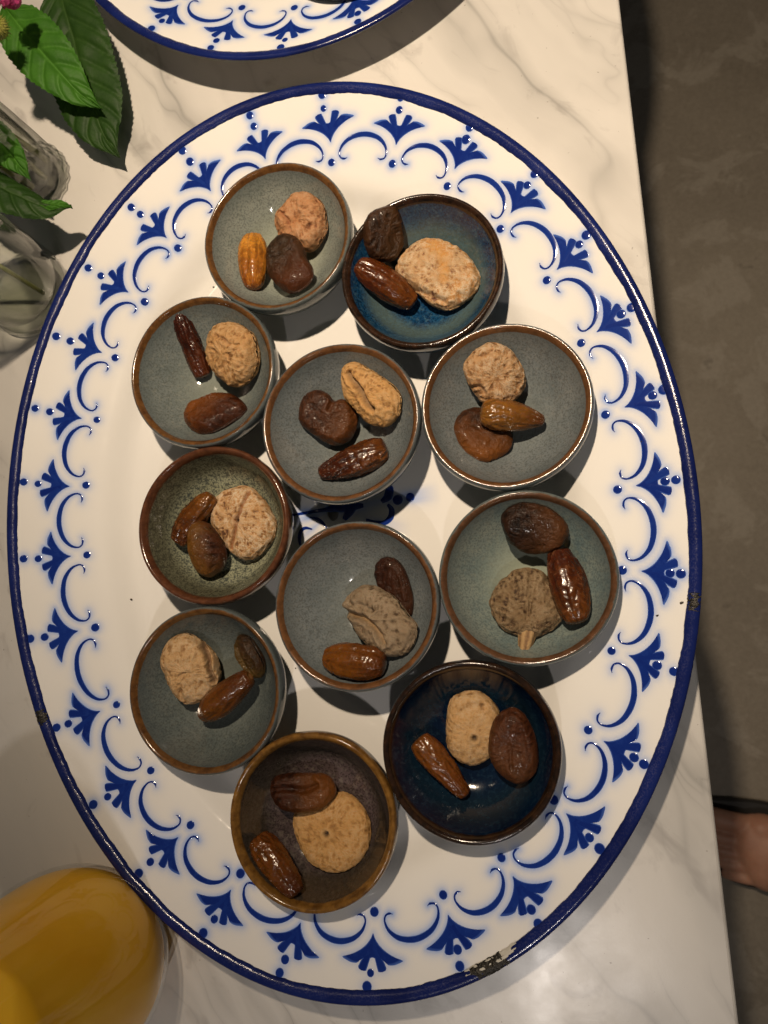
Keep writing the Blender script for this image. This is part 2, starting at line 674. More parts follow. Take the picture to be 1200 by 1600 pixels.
# halo of cobalt that bled into the white glaze round each stroke
HP = np.concatenate(halo_pts)
HP = HP[rng.permutation(len(HP))]
cell = 0.009
from collections import defaultdict
bins = defaultdict(list)
for i, k in enumerate(map(tuple, np.floor(HP / cell).astype(int))):
    bins[k].append(i)
dist = np.full(len(Vp), 1.0)
vb = defaultdict(list)
topmask = np.arange(len(Vp)) % nr >= len(under)
for i, k in enumerate(map(tuple, np.floor(Vp[:, :2] / cell).astype(int))):
    if topmask[i]:
        vb[k].append(i)
for k, ids in vb.items():
    cand = []
    for a in (-1, 0, 1):
        for b in (-1, 0, 1):
            cand += bins.get((k[0] + a, k[1] + b), [])
    if cand:
        ids = np.array(ids)
        D = np.linalg.norm(Vp[ids][:, None, :2] - HP[cand][None], axis=2).min(1)
        dist[ids] = D
halo = np.exp(-(dist / 0.0019) ** 1.1) * (0.62 + 0.30 * vnoise(Vp, 60, 4))
halo = np.clip(halo, 0, 1)


def mat_enamel():
    t = NT('white_enamel')
    h = t.attr('halo')
    base = t.ramp(t.noise(9, 3, 0.5), [(0.3, (0.78, 0.765, 0.74)), (0.7, (0.83, 0.82, 0.80))])
    c = t.mix(h, base, (0.17, 0.34, 0.80))
    wear = t.noise(50, 3, 0.6, 0.5, t.coords(0.3, (0.12, 2.2, 1)))
    n = t.bump(t.math('ADD', t.noise(38, 2, 0.5), t.math('MULTIPLY', wear, 0.25)), 0.10, 0.0012)
    t.set(color=c, rough=t.ramp(t.noise(22, 4, 0.6), [(0.35, 0.05), (0.75, 0.13)]), spec=0.5, normal=n)
    return t.m


def mat_cobalt():
    t = NT('cobalt_paint')
    e = t.attr('edge')
    c = t.mix(t.ramp(e, [(0.0, 0.0), (0.45, 1.0)]), (0.085, 0.18, 0.56), (0.005, 0.020, 0.180))
    c = t.mix(t.ramp(t.noise(300, 3, 0.6), [(0.52, 0), (0.8, 0.5)]), c, (0.02, 0.06, 0.30))
    oi = t.n('ShaderNodeObjectInfo')
    c = t.mix(t.math('MULTIPLY', oi.outputs['Random'], 0.5), c, (0.010, 0.040, 0.26))
    t.set(color=c, rough=0.10, spec=0.5, normal=t.bump(t.noise(300, 3, 0.6), 0.08, 0.0003))
    return t.m


def mat_rim():
    t = NT('blue_rim_enamel')
    crest = t.attr('crest')
    fl = t.noise(1300, 3, 0.75, 0.3)
    lo = t.noise(30, 3, 0.6)
    k = t.math('MULTIPLY', t.ramp(fl, [(0.50, 0.0), (0.60, 1.0)]), t.ramp(lo, [(0.35, 0.15), (0.6, 1.0)]))
    k = t.math('MULTIPLY', k, t.math('MULTIPLY', crest, 0.32))
    c = t.mix(t.ramp(lo, [(0.3, 0), (0.7, 1)]), (0.004, 0.009, 0.075), (0.009, 0.020, 0.135))
    c = t.mix(t.math('MULTIPLY', k, 0.75), c, (0.17, 0.17, 0.30))
    rust = t.ramp(t.noise(21, 2, 0.5), [(0.78, 0.0), (0.82, 1.0)])
    c = t.mix(t.math('MULTIPLY', rust, 0.7), c, (0.05, 0.03, 0.025))
    t.set(color=c, rough=t.ramp(fl, [(0.4, 0.09), (0.65, 0.24)]), spec=0.5, normal=t.bump(fl, 0.12, 0.0004))
    return t.m


ENAMEL, COBALT, RIM = mat_enamel(), mat_cobalt(), mat_rim()


def rim_profile(psi, th_i):
    return None


def build_platter():
    root = empty('enamel_platter', (PC[0], PC[1], 0))
    root.rotation_euler = (0, 0, PANG)
    mesh_obj('platter_body', Vp, Fp, ENAMEL, root, attrs={'halo': halo})
    # the rolled blue rim, closed tube swept round the ellipse
    NS = 20
    rv, crest = [], []
    nz = vnoise(np.stack([np.cos(th) * 6, np.sin(th) * 8, th * 0], 1), 3.0, 9) * 0.00035 \
        + vnoise(np.stack([np.cos(th) * 6, np.sin(th) * 8, th * 0], 1), 14.0, 3) * 0.00022
    for i in range(NT_):
        for k in range(NS):
            a = 2 * math.pi * k / NS
            dd = 0.0024 + math.cos(a) * (0.0031 + (nz[i] if math.cos(a) > 0.2 else 0))
            zz = 0.0284 + math.sin(a) * 0.0019 - (dd - 0.0024) * 0.22
            rv.append((ex[i] - nx[i] * dd, ey[i] - ny[i] * dd, zz))
            crest.append(math.exp(-((math.cos(a) - 0.35) / 0.45) ** 2) if math.sin(a) > 0 else 0)
    mesh_obj('rim', rv, grid_faces(NT_, NS, True, True), RIM, root, attrs={'crest': crest})
    for (kind, V2, F2, E2, lift, bulge) in strokes:
        z = surf_z(V2) + lift + bulge * np.sqrt(np.clip(E2, 0, 1))
        c = V2.mean(0)
        V3 = np.concatenate([V2 - c, z[:, None]], 1)
        zc = z.min()
        V3[:, 2] -= zc
        o = mesh_obj(kind, V3, F2, COBALT, root, attrs={'edge': E2})
        o.location = (c[0], c[1], zc)
    return root


plat = build_platter()
tag(plat, 'large oval white enamel platter with cobalt border carrying the eleven fruit bowls', 'platter')


# damage on the rim where the enamel is knocked off
def rim_patch(name, mat, th0, th1, a0, a1, lift, seed, rag):
    nu, nv = 90, 26
    ths = np.linspace(th0, th1, nu)
    aa = np.linspace(a0, a1, nv)
    V, keep = [], []
    for i, t_ in enumerate(ths):
        Ex, Ey = PA * math.cos(t_), PB * math.sin(t_)
        Nx, Ny = PB * math.cos(t_), PA * math.sin(t_)
        q = math.hypot(Nx, Ny)
        Nx, Ny = Nx / q, Ny / q
        for j, a in enumerate(aa):
            P = np.array([[i * 0.35, j * 0.55, seed]])
            nz_ = float(fbm(P, 0.35, seed, 3)[0])
            li = lift + 0.00025 * max(nz_, 0)
            if a <= math.pi * 0.5 or True:
                dd = 0.0024 + math.cos(a) * (0.0031 + li)
                zz = 0.0284 + math.sin(a) * (0.0019 + li) - (dd - 0.0024) * 0.22
            V.append((Ex - Nx * dd, Ey - Ny * dd, zz))
            u = 2 * i / (nu - 1) - 1
            v = 2 * j / (nv - 1) - 1
            keep.append(1 - (abs(u) ** 2.2 + abs(v) ** 2.4) + rag * nz_ > 0)
    Fc = [f for f in grid_faces(nu, nv) if all(keep[k] for k in f)]
    return mesh_obj(name, V, Fc, mat, plat)


iron = NT('bare_iron')
iron.set(color=iron.ramp(iron.noise(500, 4, 0.7), [(0.35, (0.006, 0.005, 0.004)), (0.7, (0.05, 0.045, 0.035))]), rough=0.38, metal=0.35,
         normal=iron.bump(iron.noise(600, 3, 0.6), 0.8, 0.001))
chipw = plain('broken_enamel_edge', (0.55, 0.53, 0.47), 0.55)
pl_, _ = None, None
cth = ell_depth(px_on_platter(768, 1512)[None])[1][0]
rim_patch('chipped_edge', chipw, cth - 0.066, cth + 0.085, -0.15, 1.5, 0.00012, 5, 0.55).scale = (1, 1, 1)
rim_patch('chip', iron.m, cth - 0.052, cth + 0.050, 0.10, 2.6, 0.00022, 8, 0.65)
for (u, v, n0) in ((1081, 940, 3), (66, 1121, 4)):
    c2 = ell_depth(px_on_platter(u, v)[None])[1][0]
    rim_patch('chip', iron.m, c2 - 0.018, c2 + 0.018, 0.4, 2.6, 0.00015, n0, 0.9)
speck_m = plain('enamel_speck', (0.03, 0.02, 0.012), 0.6)
for (u, v, r) in ((205, 937, 2.6), (1065, 942, 3.0), (1027, 962, 2.2), (488, 1054, 1.6), (334, 449, 2.0), (462, 1044, 1.4), (1002, 690, 1.3)):
    q = px_on_platter(u, v)
    z = float(surf_z(q[None])[0])
    Vs = []
    for i in range(9):
        a = i * 0.698
        rr = r / 2850 * (0.7 + 0.5 * random.random())
        Vs.append((rr * math.cos(a), rr * 0.7 * math.sin(a), 0))
    Vs.append((0, 0, 0.0004))
    o = mesh_obj('crumb', Vs, [(i, (i + 1) % 9, 9) for i in range(9)], speck_m, plat)
    o.location = (q[0], q[1], z + 0.0002)

# second platter : a copy, standing beyond the first
plat2 = plat.copy()
COL.objects.link(plat2)
for ch in list(plat.children):
    if ch.name.startswith(('chip', 'crumb')):
        continue
    c = ch.copy()
    COL.objects.link(c)
    c.parent = plat2
PLAT2_POSE = (-0.1611, 0.5597, 2.0)
plat2.location = (PLAT2_POSE[0], PLAT2_POSE[1], 0)
plat2.rotation_euler = (0, 0, R_(PLAT2_POSE[2]))
tag(plat2, 'second oval enamel platter with cobalt border, beside the leafy vase', 'platter')

# ------------------------------------------------------------------ bowls
BOWL_H = 0.032
LIP_IN = 0.0393


def interior(r, e, z0=0.0062):
    return z0 + (0.0298 - z0) * (np.clip(np.asarray(r, float), 0, 0.045) / LIP_IN) ** e


def bowl_profile(e):
    outer = [(0.0, 0.0022), (0.012, 0.0022), (0.0188, 0.0021), (0.0194, 0.0004), (0.0202, 0.0), (0.0216, 0.0), (0.0226, 0.0006), (0.0238, 0.0024),
             (0.029, 0.0050), (0.0350, 0.0096), (0.0395, 0.0155), (0.0422, 0.0215), (0.04315, 0.0265), (0.0430, 0.0298),
             (0.0424, 0.0316), (0.0414, 0.0321), (0.0403, 0.0315), (LIP_IN, 0.0298)]
    inn = [(r, float(interior(r, e))) for r in np.linspace(LIP_IN, 0, 26)[1:]]
    return outer, inn


def glaze(name, c_lo, c_hi, speck, rimc, bump=0.15, ring=None, pool_shade=None):
    """body material and rim material of one glaze"""
    def base(t):
        n1 = t.noise(55, 4, 0.6, 0.3)
        n2 = t.noise(950, 2, 0.6)
        n3 = t.noise(420, 3, 0.65)
        c = t.mix(t.ramp(n1, [(0.3, 0), (0.7, 1)]), cool(c_lo), cool(c_hi))
        sp = t.ramp(n2, [(0.46, 0.0), (0.60, 1.0)])
        c = t.mix(t.math('MULTIPLY', sp, speck[0]), c, speck[1])
        sp2 = t.ramp(n3, [(0.52, 0.0), (0.62, 1.0)])
        c = t.mix(t.math('MULTIPLY', sp2, speck[2]), c, speck[3])
        if ring or pool_shade:
            s = t.n('ShaderNodeSeparateXYZ')
            t.l(t.obj(), s.inputs[0])
            rr = t.math('SQRT', t.math('ADD', t.math('MULTIPLY', s.outputs[0], s.outputs[0]), t.math('MULTIPLY', s.outputs[1], s.outputs[1])))
            rr = t.math('ADD', rr, t.math('MULTIPLY', t.math('SUBTRACT', n1, 0.5), 0.004))
            if ring:
                k = t.ramp(t.math('MULTIPLY', rr, 20.0), [(ring[0] - 0.12, 0), (ring[0], 1), (ring[1], 1), (ring[1] + 0.1, 0)])
                c = t.mix(t.math('MULTIPLY', k, ring[2]), c, ring[3])
            if pool_shade:
                k = t.ramp(t.math('MULTIPLY', rr, 20.0), [(0.12, 1), (0.58, 0)])  # pooled glaze, with the hollow's brighter centre painted in
                c = t.mix(t.math('MULTIPLY', k, min(1, pool_shade[0] * 1.5)), c, tuple(q * 1.1 for q in cool(pool_shade[1])))
                k = t.ramp(t.math('MULTIPLY', rr, 20.0), [(0.66, 0), (0.80, 1)])  # shading of the inner walls painted into the glaze colour
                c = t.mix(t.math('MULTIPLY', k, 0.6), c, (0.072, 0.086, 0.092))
        return c, n2, n1
    t = NT(name)
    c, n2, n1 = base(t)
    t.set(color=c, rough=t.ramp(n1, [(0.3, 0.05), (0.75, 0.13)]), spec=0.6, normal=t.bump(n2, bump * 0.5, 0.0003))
    t2 = NT(name + '_rim')
    c, n2, n1 = base(t2)
    k = t2.attr('band')
    k = t2.ramp(t2.math('ADD', k, t2.math('MULTIPLY', t2.math('SUBTRACT', t2.noise(160, 4, 0.7), 0.5), 0.9)), [(0.50, 0), (0.88, 1)])
    rc = t2.mix(t2.ramp(t2.noise(240, 3, 0.6), [(0.35, 0), (0.7, 1)]), rimc[0], rimc[1])
    t2.set(color=t2.mix(k, c, rc), rough=0.14, spec=0.55, normal=t2.bump(t2.noise(700, 3, 0.6), 0.2, 0.0003))
    return t.m, t2.m


BRN = ((0.075, 0.032, 0.011), (0.165, 0.075, 0.022))
def cool(c):
    return (c[0] * 1.10, c[1] * 1.20, c[2] * 1.34)


GREY = dict(speck=(0.5, (0.055, 0.06, 0.055), 0.25, (0.27, 0.28, 0.24)))
GL = {
    'grey_light': glaze('grey_green_glaze_pale', (0.150, 0.160, 0.130), (0.235, 0.235, 0.190), GREY['speck'], BRN, pool_shade=(0.6, (0.30, 0.295, 0.205))),
    'grey': glaze('grey_green_glaze', (0.105, 0.118, 0.105), (0.165, 0.172, 0.150), GREY['speck'], BRN, pool_shade=(0.45, (0.215, 0.215, 0.165))),
    'grey_shaded': glaze('shaded_grey_green_glaze', (0.070, 0.080, 0.072), (0.112, 0.120, 0.104), (0.5, (0.035, 0.04, 0.037), 0.25, (0.18, 0.19, 0.165)), BRN, pool_shade=(0.4, (0.15, 0.15, 0.115))),  # grey-green glaze darkened in colour to stand in for weaker lamplight
    'grey_dark': glaze('slate_glaze', (0.105, 0.114, 0.108), (0.160, 0.166, 0.155), (0.5, (0.05, 0.052, 0.05), 0.25, (0.22, 0.225, 0.21)), ((0.085, 0.038, 0.016), (0.17, 0.075, 0.028)), pool_shade=(0.35, (0.16, 0.165, 0.14))),
    'teal': glaze('blue_green_glaze', (0.095, 0.130, 0.125), (0.190, 0.205, 0.165), (0.5, (0.05, 0.065, 0.07), 0.25, (0.25, 0.27, 0.22)), ((0.07, 0.035, 0.018), (0.13, 0.06, 0.03)), pool_shade=(0.6, (0.245, 0.25, 0.175))),
    'navy_bright': glaze('bright_navy_glaze', (0.004, 0.024, 0.062), (0.010, 0.056, 0.115), (0.75, (0.001, 0.007, 0.028), 0.5, (0.055, 0.12, 0.17)), ((0.010, 0.006, 0.004), (0.045, 0.020, 0.010)), ring=(0.52, 0.62, 0.5, (0.12, 0.16, 0.12))),
    'navy_dark': glaze('dark_navy_glaze', (0.0010, 0.0035, 0.013), (0.0025, 0.011, 0.027), (0.5, (0.002, 0.006, 0.02), 0.25, (0.02, 0.05, 0.08)), ((0.008, 0.005, 0.004), (0.035, 0.016, 0.008)), ring=(0.56, 0.66, 0.25, (0.015, 0.035, 0.036))),
    'olive': glaze('speckled_olive_glaze', (0.190, 0.185, 0.115), (0.30, 0.285, 0.175), (0.75, (0.03, 0.04, 0.045), 0.75, (0.045, 0.055, 0.055)), ((0.060, 0.022, 0.011), (0.125, 0.048, 0.022)), ring=(0.70, 0.9, 0.7, (0.045, 0.04, 0.022))),
    'brown': glaze('speckled_brown_glaze', (0.058, 0.038, 0.035), (0.098, 0.066, 0.060), (0.7, (0.022, 0.017, 0.015), 0.35, (0.21, 0.18, 0.15)), ((0.10, 0.045, 0.010), (0.24, 0.12, 0.026)), ring=(0.64, 0.9, 0.7, (0.022, 0.02, 0.012))),
}
FOOT_M = plain('unglazed_stoneware', (0.34, 0.29, 0.22), 0.85)

BOWLS = [  # rim box in the photo, glaze, interior exponent, rim style, label
    ((320, 548, 252, 487), 'grey_light', 2.3, 0, 'pale grey-green bowl with brown rim holding the amber date, nearest the second platter'),
    ((536, 785, 297, 549), 'navy_bright', 4.0, 1, 'glossy bright blue bowl with black-brown rim holding a large sugared fig'),
    ((203, 430, 463, 698), 'grey', 2.3, 0, 'grey-green bowl with brown rim holding the slim dark date'),
    ((411, 655, 538, 784), 'grey_dark', 2.4, 0, 'slate grey bowl holding the heart-shaped apricot and folded wedge fig'),
    ((657, 929, 504, 765), 'grey_dark', 2.4, 0, 'slate grey bowl holding a date laid across an apricot'),
    ((215, 452, 698, 945), 'olive', 5.0, 1, 'speckled olive bowl with red-brown rim'),
    ((429, 687, 814, 1081), 'grey_dark', 2.4, 0, 'slate grey bowl holding the long taupe fig propped on a dark apricot'),
    ((684, 969, 767, 1041), 'teal', 2.6, 0, 'blue-green grey bowl holding the fig with a stalk'),
    ((198, 444, 951, 1210), 'grey_shaded', 2.8, 0, 'grey-green bowl holding the pale double-layered fig and smallest apricot'),
    ((597, 879, 1030, 1323), 'navy_dark', 4.0, 1, 'almost black navy bowl with dark brown rim'),
    ((359, 619, 1142, 1430), 'brown', 4.6, 1, 'speckled brown bowl with ochre rim'),
]
RIM_CENTRE = [(-0.14819695, 0.20228236), (-0.06671264, 0.17676137), (-0.18840154, 0.12701274), (-0.10833894, 0.09602249), (-0.0222018, 0.10254212),
              (-0.17698153, 0.04160959), (-0.09662506, 0.00096255), (-0.01138029, 0.01659039), (-0.17639424, -0.04504322), (-0.03770488, -0.06704128),
              (-0.11567118, -0.10563033)]
BOWL_Z = WELL_Z + 0.0003


def build_bowl(x, y, z, gl, e, style, label, seed):
    root = empty('fruit_bowl', (x, y, z))
    outer, inn = bowl_profile(e)
    prof = catmull(outer, 3, False).tolist() + inn
    ph = random.random() * 6.28

    def wob(a):
        return 0.006 * math.sin(2 * a + ph) + 0.0035 * math.sin(3 * a + ph * 2.1) + 0.0012 * math.sin(7 * a + ph)
    V, Fc = lathe(prof, 120, wob)
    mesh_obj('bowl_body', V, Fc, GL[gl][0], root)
    # glazed rim, a skin just proud of the lip
    if style == 0:
        rp = [(0.0426, 0.0311), (0.0420, 0.0318), (0.0414, 0.0321), (0.0403, 0.0315), (LIP_IN, 0.0298), (0.0389, 0.0291), (0.0385, float(interior(0.0385, e)))]
        band = [0.1, 0.5, 0.85, 1.1, 1.0, 0.45, 0.0]
    else:
        rp = [(0.04315, 0.0265), (0.0430, 0.0298), (0.0424, 0.0316), (0.0414, 0.0321), (0.0403, 0.0315), (LIP_IN, 0.0298), (0.0388, float(interior(0.0388, e))), (0.0382, float(interior(0.0382, e)))]
        band = [0.8, 1.1, 1.2, 1.2, 1.2, 1.15, 0.7, 0.0]
    rpd = catmull(rp, 3, False)
    bd = np.interp(np.linspace(0, 1, len(rpd)), np.linspace(0, 1, len(band)), band)
    tg = np.gradient(rpd, axis=0)
    nr_ = np.stack([tg[:, 1], -tg[:, 0]], 1)
    nr_ /= np.linalg.norm(nr_, axis=1)[:, None]
    # points outward / upward
    lift = 0.00012 * np.sin(np.linspace(0, np.pi, len(rpd))) + 0.00002
    out = rpd + nr_ * lift[:, None] * (1 if (nr_[len(rpd) // 2, 1] > 0) else -1)
    V, Fc = lathe(out.tolist(), 120, wob)
    mesh_obj('rim', V, Fc, GL[gl][1], root, attrs={'band': np.tile(bd, 120)})
    V, Fc = lathe([(0.0196, 0.0006), (0.0202, -0.0002), (0.0216, -0.0002), (0.0224, 0.0006)], 90, wob)
    mesh_obj('foot_ring', V, Fc, FOOT_M, root)
    tag(root, label, 'bowl', 'fruit bowls on the platter')
    return root


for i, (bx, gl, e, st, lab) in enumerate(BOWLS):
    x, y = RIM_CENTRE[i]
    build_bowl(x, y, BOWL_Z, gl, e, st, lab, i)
b2w = px(540, -125, BOWL_Z + 0.03)
o = build_bowl(b2w[0], b2w[1], BOWL_Z, 'grey_dark', 2.4, 0, 'dark bowl standing on the second platter', 20)
o['group'] = 'bowls on the second platter'

# ------------------------------------------------------------------ dried fruit
class Heights:
    """top surface inside one bowl, 0.8 mm cells"""
    N = 112
    S = 0.0008

    def __init__(self, i):
        self.c = np.array(RIM_CENTRE[i])
        g = (np.arange(self.N) - self.N / 2 + 0.5) * self.S
        X, Y = np.meshgrid(g, g, indexing='ij')
        r = np.hypot(X, Y)
        e = BOWLS[i][2]
        self.h = BOWL_Z + interior(r, e)
        self.X, self.Y = X + self.c[0], Y + self.c[1]

    def idx(self, P):
        q = np.floor((P[:, :2] - self.c) / self.S + self.N / 2).astype(int)
        return np.clip(q, 0, self.N - 1)

    def at(self, P):
        q = self.idx(P)
        return self.h[q[:, 0], q[:, 1]]

    def add(self, P):
        q = self.idx(P)
        np.maximum.at(self.h, (q[:, 0], q[:, 1]), P[:, 2])


def seat(build, ctr_px, H, sink=0.0006, keep_flat=0.25, pct=94.0):
    """build(zc) -> local verts (centre at origin), and settle it on the heights; returns centre and rotation"""
    zc = 0.020
    for it in range(3):
        c = px(*ctr_px, zc)
        Vl = build(zc, c)
        P = Vl + [c[0], c[1], 0]
        lowmask = Vl[:, 2] < 0
        foot = P[lowmask]
        h = H.at(foot)
        A = np.stack([foot[:, 0] - c[0], foot[:, 1] - c[1], np.ones(len(foot))], 1)
        g = np.linalg.lstsq(A, h, rcond=None)[0]
        gx, gy = g[0] * (1 - keep_flat), g[1] * (1 - keep_flat)
        nrm = Vector((-gx, -gy, 1)).normalized()
        q = Vector((0, 0, 1)).rotation_difference(nrm)
        Rm = np.array(q.to_matrix())
        W = Vl @ Rm.T
        h = H.at(W + [c[0], c[1], 0])
        low = W[:, 2] < np.median(W[:, 2])
        gap = (h - W[:, 2])[low]
        zc_new = float(np.percentile(gap, pct)) - sink
        zc = zc_new
    H.add(W + [c[0], c[1], zc])
    return (c[0], c[1], zc), Rm, W


def polar_outline(pts_xy, n):
    c = catmull(pts_xy, 8)
    ang = np.arctan2(c[:, 1], c[:, 0])
    r = np.hypot(c[:, 0], c[:, 1])
    o = np.argsort(ang)
    ang, r = ang[o], r[o]
    th_ = np.linspace(-np.pi, np.pi, n, endpoint=False)
    ext_a = np.concatenate([ang - 2 * np.pi, ang, ang + 2 * np.pi])
    ext_r = np.concatenate([r, r, r])
    rr = np.interp(th_, ext_a, ext_r)
    k = np.ones(5) / 5
    rr = np.convolve(np.concatenate([rr[-2:], rr, rr[:2]]), k, 'valid')
    return th_, rr


def disc_blob(pts_xy, ht, hb, nth=150, nph=56, e=0.55, ez=1.0):
    """closed flattened body with the given outline; returns verts, faces, rho, theta, top flag"""
    th_, rr = polar_outline(pts_xy, nth)
    half = nph // 2
    nph = half * 2
    rho_h = np.sin(np.linspace(0, np.pi / 2, half + 1)[1:]) ** 0.85
    rho_h[-1] = 0.9985
    ph_h = np.arccos(np.clip(rho_h ** (1 / e), 0, 1))
    ph = np.concatenate([-ph_h, ph_h[::-1]])
    TH, PH = np.meshgrid(th_, ph, indexing='ij')
    rho = np.cos(PH) ** e
    RR = rr[:, None] * rho
    z = np.where(PH > 0, ht, hb) * np.sign(PH) * np.abs(np.sin(PH)) ** ez
    V = np.stack([RR * np.cos(TH), RR * np.sin(TH), z], -1).reshape(-1, 3)
    Fc = grid_faces(nth, nph, wrap_u=True)
    V = np.concatenate([V, [[0, 0, -hb], [0, 0, ht]]])
    b, t_ = len(V) - 2, len(V) - 1
    for i in range(nth):
        i2 = (i + 1) % nth
        Fc.append((b, i2 * nph, i * nph))
        Fc.append((t_, i * nph + nph - 1, i2 * nph + nph - 1))
    rho = np.concatenate([rho.reshape(-1), [0, 0]])
    THf = np.concatenate([TH.reshape(-1), [0, 0]])
    top_ = np.concatenate([(PH > 0).reshape(-1), [False, True]])
    return V, Fc, rho, THf, top_


def seg_dist(P, poly):
    d = np.full(len(P), 9.0)
    for a, b in zip(poly[:-1], poly[1:]):
        ab = b - a
        t_ = np.clip(((P - a) @ ab) / (ab @ ab + 1e-12), 0, 1)
        d = np.minimum(d, np.linalg.norm(P - (a + t_[:, None] * ab), axis=1))
    return d


def fruit_mat_fig(name, tan, brown, dust, amt, seam, orange=0.0):
    t = NT(name)
    n0 = t.noise(95, 4, 0.6, 0.4)
    n1 = t.noise(480, 4, 0.7, 0.5)
    n2 = t.noise(1500, 3, 0.7)
    rd = t.attr('ridge')
    tan = (tan[0] * 0.92, tan[1] * 0.77, tan[2] * 0.58)
    brown = (brown[0] * 0.82, brown[1] * 0.70, brown[2] * 0.56)
    dust = (dust[0] * 0.94, dust[1] * 0.88, dust[2] * 0.80)
    dark = tuple(q * 0.5 for q in brown)
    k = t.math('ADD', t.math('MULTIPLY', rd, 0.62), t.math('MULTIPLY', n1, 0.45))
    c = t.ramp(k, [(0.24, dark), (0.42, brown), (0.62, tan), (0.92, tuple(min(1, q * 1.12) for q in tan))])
    if orange:
        c = t.mix(t.math('MULTIPLY', t.ramp(t.noise(75, 3, 0.5, 0.3), [(0.5, 0), (0.62, 1)]), orange), c, (0.52, 0.25, 0.07))
    c = t.mix(t.ramp(t.attr('seam'), [(0.35, 0), (0.8, 1)]), c, seam)
    c = t.mix(t.attr('eye'), c, (0.035, 0.016, 0.008))
    dm = t.ramp(t.math('ADD', t.math('ADD', t.math('MULTIPLY', n2, 0.55), t.math('MULTIPLY', n1, 0.30)), t.math('MULTIPLY', rd, 0.25)), [(0.54, 0), (0.66, 1)])
    dm = t.math('MULTIPLY', dm, t.ramp(n0, [(0.36, 0.25), (0.6, 1.0)]))
    dm = t.math('MULTIPLY', dm, t.math('SUBTRACT', 1.0, t.math('MULTIPLY', t.attr('seam'), 0.7)))
    c = t.mix(t.math('MULTIPLY', dm, min(1.0, amt * 1.1)), c, dust)
    hgt = t.math('ADD', t.math('MULTIPLY', n1, 1.0), t.math('MULTIPLY', n2, 0.6))
    t.set(color=c, rough=t.ramp(n1, [(0.3, 0.48), (0.6, 0.8)]), spec=0.35, sss=0.06, sss_scale=0.003, normal=t.bump(hgt, 0.6, 0.0011))
    return t.m


def fruit_mat_apricot(name, dark, mid, amber, k=0.5, gloss=0.36):
    dark, mid, amber = [tuple(q * f for q in v) for v, f in ((dark, 0.30), (mid, 0.45), (amber, 0.66))]
    dark, mid = [(v[0] * 1.1, v[1] * 0.86, v[2] * 0.72) for v in (dark, mid)]
    t = NT(name)
    n0 = t.noise(85, 4, 0.6, 0.5)
    n1 = t.noise(500, 4, 0.65, 1.0)
    n2 = t.noise(1500, 3, 0.7)
    rd = t.attr('ridge')
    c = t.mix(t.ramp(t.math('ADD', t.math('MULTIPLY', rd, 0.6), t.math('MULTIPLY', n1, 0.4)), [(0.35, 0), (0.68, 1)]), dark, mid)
    side = t.attr('tint')
    am = t.ramp(t.math('ADD', t.math('MULTIPLY', side, 0.8), t.math('MULTIPLY', n0, 0.55)), [(0.52, 0), (0.95, 1)])
    c = t.mix(t.math('MULTIPLY', am, k), c, amber)
    fleck = t.ramp(n2, [(0.66, 0), (0.74, 1)])
    c = t.mix(t.math('MULTIPLY', fleck, 0.14), c, (0.26, 0.15, 0.08))
    wr = t.noise(330, 3, 0.6, 2.2)
    t.set(color=c, rough=t.ramp(n1, [(0.3, gloss - 0.12), (0.7, gloss + 0.10)]), spec=0.22, coat=0.10, coat_rough=0.10, sss=0.06, sss_scale=0.003,
          normal=t.bump(t.math('ADD', wr, t.math('MULTIPLY', n2, 0.45)), 0.6, 0.0011))
    return t.m


def fruit_mat_date(name, c0, c1, capc=(0.13, 0.06, 0.02), f=0.54):
    c0, c1 = tuple(q * f for q in c0), tuple(q * f for q in c1)
    t = NT(name)
    n0 = t.noise(95, 3, 0.55, 0.6)
    n1 = t.noise(420, 3, 0.6, 0.8)
    g = t.attr('tint')
    k = t.ramp(t.math('ADD', t.math('MULTIPLY', g, 0.75), t.math('MULTIPLY', t.math('SUBTRACT', n0, 0.5), 0.9)), [(0.2, 0), (0.8, 1)])
    c = t.mix(k, c0, c1)
    c = t.mix(t.math('MULTIPLY', t.ramp(n1, [(0.45, 0), (0.7, 1)]), 0.6), c, tuple(v * 0.35 for v in c0))
    rd = t.attr('ridge')
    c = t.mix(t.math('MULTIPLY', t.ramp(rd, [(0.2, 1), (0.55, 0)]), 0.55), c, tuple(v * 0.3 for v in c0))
    pap = t.ramp(t.math('ADD', t.math('MULTIPLY', rd, 0.5), t.math('MULTIPLY', t.noise(700, 4, 0.7, 0.5), 0.6)), [(0.66, 0), (0.78, 1)])
    c = t.mix(t.math('MULTIPLY', pap, 0.35), c, tuple(min(1, v * 1.6 + 0.04) for v in c1))
    c = t.mix(t.attr('cap'), c, capc)
    t.set(color=c, rough=t.ramp(n1, [(0.35, 0.15), (0.7, 0.36)]), spec=0.42, coat=0.28, coat_rough=0.08, sss=0.10, sss_scale=0.005,
          normal=t.bump(t.math('ADD', n1, t.math('MULTIPLY', t.noise(190, 2, 0.5, 1.2), 0.8)), 0.22, 0.0009))
    return t.m


def crop(i, pts):
    """zoomed crop coordinates to photo pixels"""
    ox, oy, s = CROPS[i]
    return [(ox + a / s, oy + b / s) for a, b in pts]


CROPS = [(300, 240, 1200 / 260), (520, 280, 1200 / 280), (190, 450, 4.8), (400, 530, 1200 / 270), (650, 490, 1200 / 290), (200, 690, 1200 / 270),
         (420, 800, 1200 / 280), (680, 760, 4.0), (190, 940, 1200 / 270), (590, 1020, 4.0), (350, 1130, 1200 / 280)]


def finish(name, W, Fc, loc, mat, attrs, label, cat, group):
    o = mesh_obj(name, W, Fc, mat, None, True, attrs)
    o.location = loc
    tag(o, label, cat, group)
    return o


